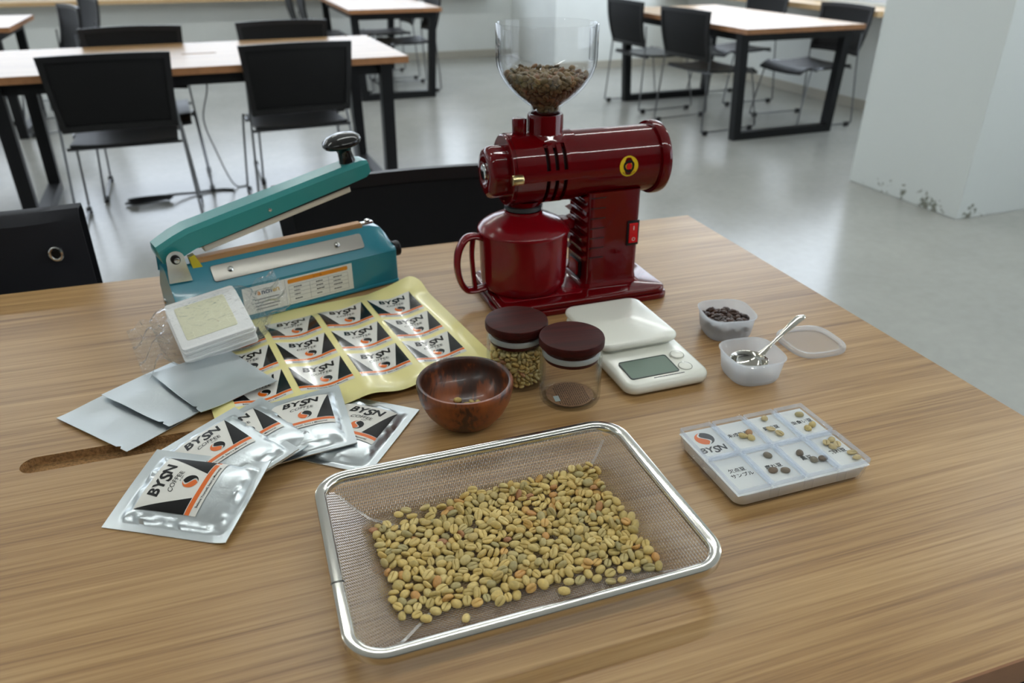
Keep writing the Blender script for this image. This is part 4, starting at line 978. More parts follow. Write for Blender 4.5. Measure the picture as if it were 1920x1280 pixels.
 (783, -236, 31, 12, 0, -36, 92), (-1074, 135, 42, 37, 162, 34, 109), (965, 262, 37, -72, 0, 91, 92), (147, 91, 41, -68, -153, -11, 96), (-819, 11, 37, 36, -11, 143, 98), (-276, -238, 60, 163, 4, -70, 91),
 (76, 666, 41, -32, -164, 65, 111), (-1000, 308, 19, 180, 0, 24, 96), (-394, -576, 30, 10, 5, 81, 88), (-432, 196, 55, -29, -9, -92, 95), (-600, 576, 39, 33, -17, -1, 104), (894, 379, 79, 14, -12, 50, 85),
 (-464, 667, 43, 112, -27, -26, 103), (337, 294, 42, -12, 27, -3, 108), (98, 291, 35, -144, 17, -73, 90), (505, 768, 41, 47, -142, -43, 86), (1048, 426, 61, 22, -149, 56, 105), (-159, 436, 42, 16, 29, -117, 107),
 (1040, 533, 52, 37, -5, 21, 102), (-830, -274, 40, 51, -28, 136, 91), (-187, 61, 56, 4, -2, -8, 98), (-1063, 237, 29, 10, 5, 25, 86), (-798, 747, 35, -12, 0, -34, 104), (-1131, 321, 56, 152, -8, -25, 103),
 (2, 494, 39, 14, 30, 55, 99), (-572, 350, 34, -164, 12, 16, 108), (820, -101, 37, 28, 15, 140, 100), (665, 425, 18, -180, 0, -6, 93), (262, -423, 44, 43, -58, 81, 90), (574, -497, 58, 171, 3, -45, 92),
 (129, -94, 38, 33, 17, -23, 102), (124, -269, 34, -28, -166, 16, 96), (-908, -424, 30, -10, -5, -102, 87), (530, -599, 20, 0, 180, -90, 101), (41, 82, 41, 44, -43, -113, 85), (-852, 591, 17, 180, 0, 22, 87),
 (-784, -487, 36, -33, -17, -128, 95), (177, -173, 54, 158, 5, -46, 110), (-797, 446, 42, 133, 0, 85, 109), (347, 456, 43, -24, 24, 56, 110), (595, 398, 34, -64, 0, 78, 85), (239, 333, 35, -33, 17, -46, 94),
 (995, 675, 65, -4, 164, -53, 103), (984, 160, 47, -112, -27, 49, 112), (-201, 160, 50, -15, 5, -95, 110), (-88, 168, 36, 165, 31, 25, 90), (-830, -139, 49, -18, 10, -80, 93), (-985, -233, 37, 13, -29, -119, 95),
 (154, -361, 66, -176, 0, 40, 87), (-588, -421, 39, 22, -38, -111, 88), (481, -317, 44, 120, 25, 47, 103), (1138, -260, 63, 99, -18, 146, 100), (-357, 722, 20, -180, 0, -82, 102), (1151, -729, 37, 33, 161, 61, 96),
 (513, 224, 52, 59, 43, -63, 112), (699, -195, 41, 117, 26, -106, 96), (36, 256, 64, -4, 27, -35, 111), (731, -451, 57, 11, -174, 72, 92), (-278, 383, 47, -23, -42, 87, 106), (367, -549, 44, 160, 38, -61, 101),
 (341, -442, 45, -68, -27, 7, 108), (867, 35, 58, -175, -11, 82, 87), (908, -626, 20, 180, 0, -20, 103), (-494, 496, 37, 39, 0, -93, 102), (-459, -515, 45, -60, 26, -110, 108), (734, 485, 20, 0, -180, 12, 102),
 (1119, -143, 78, 6, -8, -74, 102), (1146, 297, 60, -1, -169, -26, 87), (-496, -207, 31, 2, -9, -36, 91), (-769, -116, 36, 39, 0, -75, 99), (789, 121, 36, -171, 19, 24, 107), (901, -430, 84, 78, -23, 86, 86),
 (1136, 391, 57, 64, -146, 59, 96), (939, -294, 42, -164, 32, 71, 101), (-928, -618, 19, 180, 0, -27, 97), (-540, -126, 39, 33, 17, -102, 106), (-27, -535, 67, -139, -12, 76, 95), (-1109, -528, 18, 0, -180, 80, 87),
 (-152, 523, 32, -11, 3, -34, 94), (702, 752, 45, -158, 35, 50, 103), (676, -749, 31, 12, 0, 156, 90), (-76, 285, 47, -158, -40, 25, 106), (1070, 584, 33, -39, 0, 158, 89), (41, -434, 38, -112, -27, -97, 89),
 (953, 67, 40, -22, 41, -41, 89), (1154, -31, 42, 141, -8, 79, 112), (482, 372, 30, 3, 9, -138, 87), (918, 250, 40, 112, -27, 60, 93), (989, -43, 59, -174, 8, -47, 102), (-95, -540, 38, 72, 0, 146, 97),
 (457, -553, 45, 68, -153, 17, 107), (-748, -277, 45, 24, 147, 58, 105), (1185, -209, 66, 147, -26, 56, 105), (475, 165, 38, -12, 26, 119, 99), (-564, -297, 36, -68, -27, -19, 84), (749, -300, 17, -180, 0, -58, 87),
 (-135, -267, 41, -11, -23, 11, 109), (426, -397, 43, 13, 27, -68, 112), (-181, -427, 37, 112, 27, 73, 87), (1045, -558, 43, -123, -11, -83, 104), (202, 13, 43, -159, 28, 69, 106), (75, 540, 35, -33, -17, -131, 92),
 (-535, 122, 36, -122, 6, 82, 87), (-755, 365, 35, -14, 30, 21, 87), (-93, 54, 48, -42, 57, 72, 100), (935, 540, 86, 39, 12, 43, 108), (292, -116, 38, 133, 0, 73, 98), (851, 186, 50, 43, -58, -113, 104),
 (-1122, -426, 31, 4, 9, -48, 90), (-358, 407, 37, -167, 28, -48, 96), (-746, 139, 46, 111, -28, 50, 109), (1184, 637, 93, -85, -8, 104, 105), (1160, 42, 71, 33, -172, 37, 91), (-1134, 473, 48, -113, 32, 40, 108),
 (-479, -28, 52, -38, -8, 69, 106), (246, 158, 43, -72, 0, 116, 109), (-204, -98, 44, 41, 124, 15, 90), (-926, 456, 18, 0, -180, -48, 88), (681, 602, 35, 72, 0, -176, 88), (826, 605, 30, -10, -5, 175, 87),
 (1012, -338, 43, 113, -153, 0, 103), (-184, 689, 40, -19, 146, -24, 95), (700, 296, 41, 67, -26, -150, 96), (390, 90, 78, 4, -5, 59, 100), (967, 368, 55, -10, 173, 27, 98), (-425, 101, 40, 108, 0, 101, 101),
 (-163, 267, 40, 17, 147, -39, 97), (267, -493, 17, -180, 0, 23, 86), (-762, 554, 36, 10, -5, -122, 108), (775, -763, 31, -14, 7, 28, 86), (809, 342, 32, 12, 0, 31, 94), (-879, 310, 32, 25, 0, -124, 87),
 (78, 147, 41, 108, 0, 159, 105), (-801, -414, 38, -72, 0, 167, 97), (-428, 325, 31, -2, 9, -115, 89), (538, -67, 62, 169, 5, 92, 84), (397, 691, 50, -46, 56, -131, 105), (-316, -228, 36, 17, 0, 96, 103),
 (-633, 278, 19, -180, 0, 39, 97), (1142, -554, 70, -41, -162, 4, 107), (-1095, -86, 39, 5, 12, -128, 111), (-958, -31, 34, -156, -20, -68, 88), (502, 564, 47, 68, 153, 0, 112), (-207, -509, 20, 0, 180, -80, 100),
 (-1003, 199, 56, 36, -24, -166, 100), (-737, -8, 30, -5, -11, 85, 86), (-573, 210, 19, 0, 180, -38, 99), (1031, -176, 37, -72, -4, -159, 91), (746, -541, 30, -12, 0, -132, 89), (49, -333, 61, -164, 26, 63, 91),
 (850, 523, 73, 152, 20, -57, 111), (730, 47, 32, 4, 9, -161, 92), (509, 691, 51, 11, 33, 109, 90), (1159, 787, 68, 126, 7, -52, 86), (533, 1, 19, 0, 180, 83, 100), (1194, -107, 75, 32, 153, 55, 108),
 (275, 767, 47, 7, 129, 10, 95), (149, 614, 39, 147, -16, 104, 105), (-119, -185, 35, 27, 23, -139, 89), (170, 248, 19, 0, 180, 20, 95), (445, -248, 43, -18, -36, -165, 104), (-1046, -487, 30, 161, -10, -98, 97),
 (755, 255, 41, 122, 25, 34, 96), (-111, 791, 70, -38, 8, 157, 98), (509, -177, 33, -168, 21, -51, 94), (1046, 21, 40, 40, -155, 43, 93), (-283, -75, 43, 72, 0, -152, 108), (28, -262, 42, -155, -44, 30, 90),
 (1171, -634, 51, 139, -1, 89, 94), (255, -712, 20, 0, -180, -24, 106), (-809, -207, 83, 5, -14, 29, 104), (-27, 352, 63, -169, 2, -54, 94), (-606, -122, 42, -46, -55, 34, 85), (-487, 76, 60, 175, 8, 87, 92),
 (-142, -556, 67, -48, 155, -45, 101), (807, 450, 50, 46, -38, -143, 109), (-54, 207, 80, -98, -3, -44, 102), (431, 486, 54, 33, -4, -176, 86), (-242, -415, 83, 83, -1, 13, 103), (319, 512, 61, 35, -10, -165, 93),
 (214, -63, 37, 72, 180, 9, 92), (-452, -127, 67, -11, 175, 33, 110), (202, 754, 61, 151, -24, -70, 107), (-1093, 611, 17, 0, 180, -51, 87), (-661, 475, 54, 154, 6, 3, 100), (-664, 73, 46, -133, 59, -21, 95),
 (-1006, 420, 43, -44, -159, -7, 107), (774, -380, 50, -47, 120, -41, 103), (-618, -719, 17, -180, 0, 59, 86), (-640, -290, 36, -72, 0, -137, 90), (405, 223, 37, 156, -12, 82, 111), (-705, -488, 44, 112, 27, 26, 105),
 (779, 753, 50, 98, 18, 57, 109), (677, 45, 55, -157, 1, -98, 97), (-442, 290, 74, 9, 15, -109, 103), (-132, 622, 37, 20, -142, -24, 84), (-890, -3, 40, -112, -27, -31, 93), (-3, 30, 33, 13, 153, -45, 85),
 (-824, 257, 57, -8, -4, 29, 109), (110, 543, 51, -3, -143, -11, 94), (562, 76, 53, -148, 9, 47, 86), (319, -521, 32, -144, 0, 52, 89), (1018, 500, 79, -35, -168, -2, 110), (654, -111, 73, 162, -25, 37, 101),
 (1024, 277, 67, -35, 1, -125, 85), (-136, -10, 41, 127, -24, -76, 98), (-559, 434, 49, -154, 45, -45, 105),
]
BEANS['jar'] = [
 (-290, -32, 71, 13, 18, -13, 82), (-211, -199, 59, -180, 0, -70, 100), (-71, -249, 57, 0, 180, -14, 82), (130, -253, 72, -3, -7, -53, 91), (268, -81, 59, -180, 0, -21, 99), (275, 105, 71, -24, 13, 162, 81),
 (-256, -91, 65, -18, -180, 16, 84), (-152, -230, 80, -43, -163, 26, 101), (-6, -278, 72, 151, 4, -94, 93), (175, -208, 56, 0, -180, -55, 78), (290, -19, 90, 48, -60, -126, 102), (-262, 82, 75, -108, 0, -32, 86),
 (-266, -135, 82, -145, 50, -52, 87), (-115, -294, 75, -93, 0, 159, 83), (62, -287, 56, 0, 180, 55, 81), (223, -192, 73, 162, 30, 2, 80), (284, 38, 74, -31, -17, 10, 90), (-241, -155, 115, -132, 16, 29, 88),
 (-68, -263, 110, -6, 2, -59, 90), (63, -272, 99, 174, -8, -63, 101), (246, -154, 92, 22, -142, 20, 98), (257, 63, 109, -18, 20, 104, 101), (-291, 32, 67, 13, 4, -32, 78), (-6, -280, 143, -67, 11, -90, 100),
 (124, -238, 116, -37, -7, -93, 86), (277, -105, 117, 53, 0, -167, 78), (-285, 33, 101, -165, 5, -34, 90), (-198, -197, 129, -71, 7, 53, 100), (168, -217, 121, -142, -7, 106, 98), (265, -60, 138, -131, -18, -1, 90),
 (-286, -38, 121, -12, -37, 143, 100), (-216, -176, 171, 36, -177, 48, 97), (22, -296, 158, -126, 50, 57, 81), (287, -2, 167, 71, 32, 160, 92), (-253, 91, 141, 11, 25, -170, 92), (-259, -92, 141, -23, 16, 13, 94),
 (-144, -269, 141, -61, 73, -10, 85), (76, -266, 163, -52, 8, -68, 95), (226, -176, 151, 1, -177, 83, 103), (-56, -251, 354, 138, -64, -14, 85), (263, 44, 216, 116, -11, -122, 95), (-272, -104, 260, -33, -178, -30, 93),
 (-285, 101, 179, 37, -35, 67, 80), (-224, -97, 209, 90, -52, 112, 103), (-74, -265, 144, 173, -1, -91, 94), (126, -260, 176, 47, -42, 150, 95), (261, -121, 192, -49, 54, 13, 99), (298, 53, 172, 49, -27, -76, 84),
 (212, -117, 303, -90, -101, 58, 87), (-210, 120, 263, 90, -10, 59, 83), (-173, -214, 224, 155, 23, 57, 99), (-274, 29, 162, 40, 0, -17, 93), (-276, -150, 198, 92, 111, -60, 94), (-66, -271, 190, -168, -6, 82, 99),
 (167, -234, 191, -16, -27, -80, 95), (278, -92, 195, 66, 159, -31, 79), (248, 102, 176, 20, 9, -179, 84), (239, -19, 320, 90, -72, -95, 77), (-236, 61, 399, 146, 5, -71, 100), (-17, -259, 296, -60, 31, -161, 93),
 (-273, -64, 166, 13, -155, 42, 89), (-128, -205, 144, -90, 48, -31, 84), (-13, -287, 227, -105, 14, -91, 86), (232, -192, 212, -37, -6, 49, 84), (255, -49, 201, 160, -53, -52, 80), (260, 66, 334, -46, -39, -146, 94),
 (-196, -140, 292, -90, -35, -59, 78), (127, -207, 310, 90, -11, -153, 87), (-275, -26, 225, 37, -24, 3, 102), (-170, -242, 202, -21, -27, -33, 95), (32, -286, 217, 41, 0, 93, 81), (188, -196, 225, -159, -32, -68, 96),
 (300, -15, 235, -21, 14, 85, 83), (-258, 79, 212, 39, -19, 6, 85), (-124, -224, 362, 70, -9, -35, 92), (220, -110, 389, 115, -88, 56, 82), (-109, -242, 237, -62, -23, -110, 78), (70, -289, 223, 162, 38, -24, 82),
 (215, -159, 248, 125, -20, -59, 82), (280, -17, 263, 164, -20, 4, 101), (-280, 46, 221, -149, -31, 25, 102), (-288, -84, 230, -5, -34, 75, 79), (-192, -144, 394, -114, -6, 115, 88), (0, -234, 395, 115, 49, -80, 79),
 (221, 2, 384, 143, -5, -97, 85), (120, -240, 252, 21, 0, 59, 101), (275, -156, 268, 80, 81, 51, 85), (276, 53, 281, 22, -1, -170, 94), (-293, 41, 272, 10, 149, 82, 91), (-228, -169, 237, 126, -2, -135, 91),
 (-70, -276, 253, 41, -2, 65, 90), (-57, -212, 411, -1, -21, 42, 89), (157, -105, 409, -30, -156, 23, 85), (264, -91, 263, -66, 7, 161, 99), (-277, 113, 255, 6, -27, -82, 80), (-261, 8, 328, -64, 21, 68, 96),
 (-196, -220, 331, 166, 18, -45, 95), (-34, -299, 289, -64, 169, 8, 90), (116, -270, 298, -106, -21, 140, 80), (-229, -26, 391, -40, 18, 129, 81), (62, -211, 403, -16, 45, -64, 85), (211, 83, 402, -47, 7, 58, 80),
 (-294, -35, 297, -30, 62, -11, 97), (-210, -202, 284, 79, 21, 17, 87), (-13, -294, 358, 37, -146, 19, 102), (182, -232, 293, -41, -12, 24, 96), (280, -73, 317, 5, -177, 48, 100), (-176, -110, 425, 23, -150, 9, 82),
 (141, -177, 403, 48, 3, 18, 100), (-257, -102, 310, -17, 177, 48, 101), (-167, -247, 272, 10, -158, -63, 80), (60, -282, 284, 8, -1, -53, 87), (203, -179, 308, 58, 178, -18, 79), (291, 10, 348, 56, -54, -141, 96),
 (-9, -181, 446, 31, -176, -51, 100), (191, -39, 425, -42, -21, 107, 84), (-200, 101, 405, 120, -34, -72, 81), (-281, 70, 348, 10, -31, 43, 100), (-239, -161, 336, 58, -23, 31, 89), (-124, -251, 296, 150, -3, -109, 97),
 (68, -271, 333, 150, -14, 104, 101), (249, -162, 340, -159, 10, 68, 90), (283, 45, 395, -52, 51, 30, 102), (108, -189, 448, 10, 165, 82, 89), (220, 34, 453, 54, 30, -77, 98), (-181, 0, 446, 61, 43, 160, 102),
 (-291, 37, 366, -5, 148, 52, 93), (-224, -196, 377, 19, 175, -21, 82), (-93, -290, 346, -77, -116, -33, 89), (128, -256, 368, 80, -33, 107, 95), (268, -124, 373, 132, -16, -70, 82), (279, 89, 415, -18, 58, 58, 97),
 (164, -58, 450, 32, -28, -30, 80), (-171, 118, 432, 130, 23, -35, 95), (-118, -160, 402, -143, -5, -31, 88), (-165, -251, 378, -38, 8, -12, 81), (-35, -292, 436, 37, -146, 16, 101), (178, -231, 360, 83, 15, 75, 96),
 (273, -55, 376, -31, 5, -11, 86), (-291, -56, 371, 17, -37, 104, 94), (202, 27, 488, -29, -126, -112, 95), (-15, 21, 494, -57, 176, 16, 93), (50, -137, 443, -8, -143, -55, 93), (41, -285, 402, 77, -23, 98, 89),
 (196, -144, 452, -86, 14, -53, 99), (289, -37, 412, -31, -2, -40, 84), (-264, 119, 451, -45, -179, 14, 92), (-247, -104, 370, -49, -10, -159, 81), (-167, -213, 418, 17, -1, 25, 91), (-93, 120, 439, 7, -143, 118, 94),
 (-88, -157, 444, -167, 10, 36, 83), (49, -23, 490, -18, 40, -13, 95), (232, -177, 399, 5, -28, 6, 90), (294, 10, 444, -137, 38, 2, 83), (-171, 234, 464, -55, 1, 83, 94), (-281, 7, 426, -58, 7, 153, 103),
 (-261, -129, 414, 31, -8, 10, 77), (-111, -272, 423, -22, -32, -77, 87), (90, -275, 414, 109, -59, 94, 101), (-27, 151, 469, 6, -29, 134, 90), (-137, 58, 462, 60, 31, -124, 91), (-25, -99, 481, -41, 10, 103, 100),
 (125, -8, 476, 4, 28, 13, 83), (288, 65, 490, -32, -27, 52, 84), (3, 296, 470, 7, -40, 14, 90), (-207, 206, 476, 125, 3, 84, 92), (-295, -12, 453, -30, -128, -85, 97), (-248, -154, 436, 1, 148, 89, 98),
 (-89, -229, 450, -12, -22, 151, 89), (140, -256, 419, 173, 11, -41, 79), (265, -108, 427, 19, -145, -5, 100), (-116, 142, 472, 137, 19, 64, 90), (-161, -55, 456, -84, 160, -1, 103), (109, -82, 462, 18, 26, -26, 78),
 (174, 90, 440, -59, 163, 36, 93), (-91, 285, 463, -179, -22, -11, 79), (-234, 162, 506, 114, 15, 122, 97), (-249, -48, 457, -104, 49, 26, 97), (-188, -181, 472, -40, 23, 43, 98), (-12, -255, 455, 52, -170, -24, 81),
 (189, -215, 422, 6, 4, -43, 83), (291, -66, 458, -168, 23, 76, 85), (266, 115, 444, 60, 174, -14, 93), (-188, 55, 463, 53, 32, -127, 87), (-48, -210, 501, 32, -2, 131, 95), (242, -38, 473, 59, -63, 94, 96),
 (43, 126, 475, -36, 5, -113, 97), (-101, 242, 471, -72, -157, -25, 81), (-243, 84, 471, -17, -132, -42, 83), (-285, -75, 423, -31, 49, 27, 84), (-166, -236, 443, -14, 170, 53, 82), (48, -285, 478, 78, -32, 64, 98),
 (184, -226, 450, -4, -174, -70, 80), (292, -44, 512, 1, -38, -98, 92), (200, 148, 478, -25, 5, -8, 83), (87, 278, 491, 37, 179, 28, 89), (-89, -4, 463, -10, 178, -77, 93), (58, -211, 492, -101, -72, 15, 96),
 (138, 53, 462, -139, 27, -42, 81), (-24, 68, 467, 8, 174, -15, 94), (-295, 56, 451, -30, 119, -112, 81), (-210, -95, 484, -61, 10, -174, 83), (-156, -256, 479, -163, 22, -32, 84), (78, -292, 493, -61, 111, 84, 79),
 (238, -189, 469, -76, -135, 45, 88), (253, 83, 534, 22, -156, -78, 103), (144, 204, 481, -56, 155, 2, 101), (-41, 299, 511, 88, -146, -12, 88), (-165, 139, 498, -141, -16, -104, 94), (-109, -113, 463, 159, -42, -33, 95),
 (117, -97, 488, -22, -157, -17, 95), (66, 57, 481, -154, -18, 96, 95), (-111, 28, 514, -176, 3, 9, 103), (-186, -150, 492, 135, -9, 9, 99), (-98, -266, 489, 138, 6, -97, 94), (128, -253, 478, -34, 21, -59, 92),
 (267, -138, 502, -30, 50, 90, 86), (224, 104, 501, -36, -148, -39, 85), (168, 248, 496, -64, 6, 165, 92), (-35, 238, 476, -97, 6, -84, 84), (-158, 229, 513, 7, -164, -27, 86), (-282, -112, 497, 114, -7, -58, 90),
 (37, -72, 481, -65, -11, -40, 78), (146, 81, 524, -26, -13, -175, 100), (17, 221, 478, 116, -1, 67, 94), (-147, -39, 509, 23, -168, 5, 82), (-22, -291, 504, 19, -10, 38, 88), (170, -235, 510, 1, -7, -124, 100),
 (220, -102, 507, 46, -11, -166, 97), (234, 176, 512, -18, -24, -50, 100), (72, 207, 508, -29, 155, 73, 82), (-88, 183, 509, 142, 11, 30, 101), (-225, 56, 517, -13, -29, 141, 90), (-241, -20, 508, 166, 37, 41, 101),
 (-131, -186, 497, 111, -9, -133, 89), (75, -160, 492, 24, -4, -149, 79), (109, 136, 496, 15, -172, 54, 87), (-67, 107, 512, -32, 10, -146, 99), (-84, -82, 496, 32, 147, -63, 85), (142, -6, 501, 152, -5, -94, 88),
 (301, 11, 530, 99, 9, 65, 81), (134, 236, 539, 150, 5, 97, 99),
]
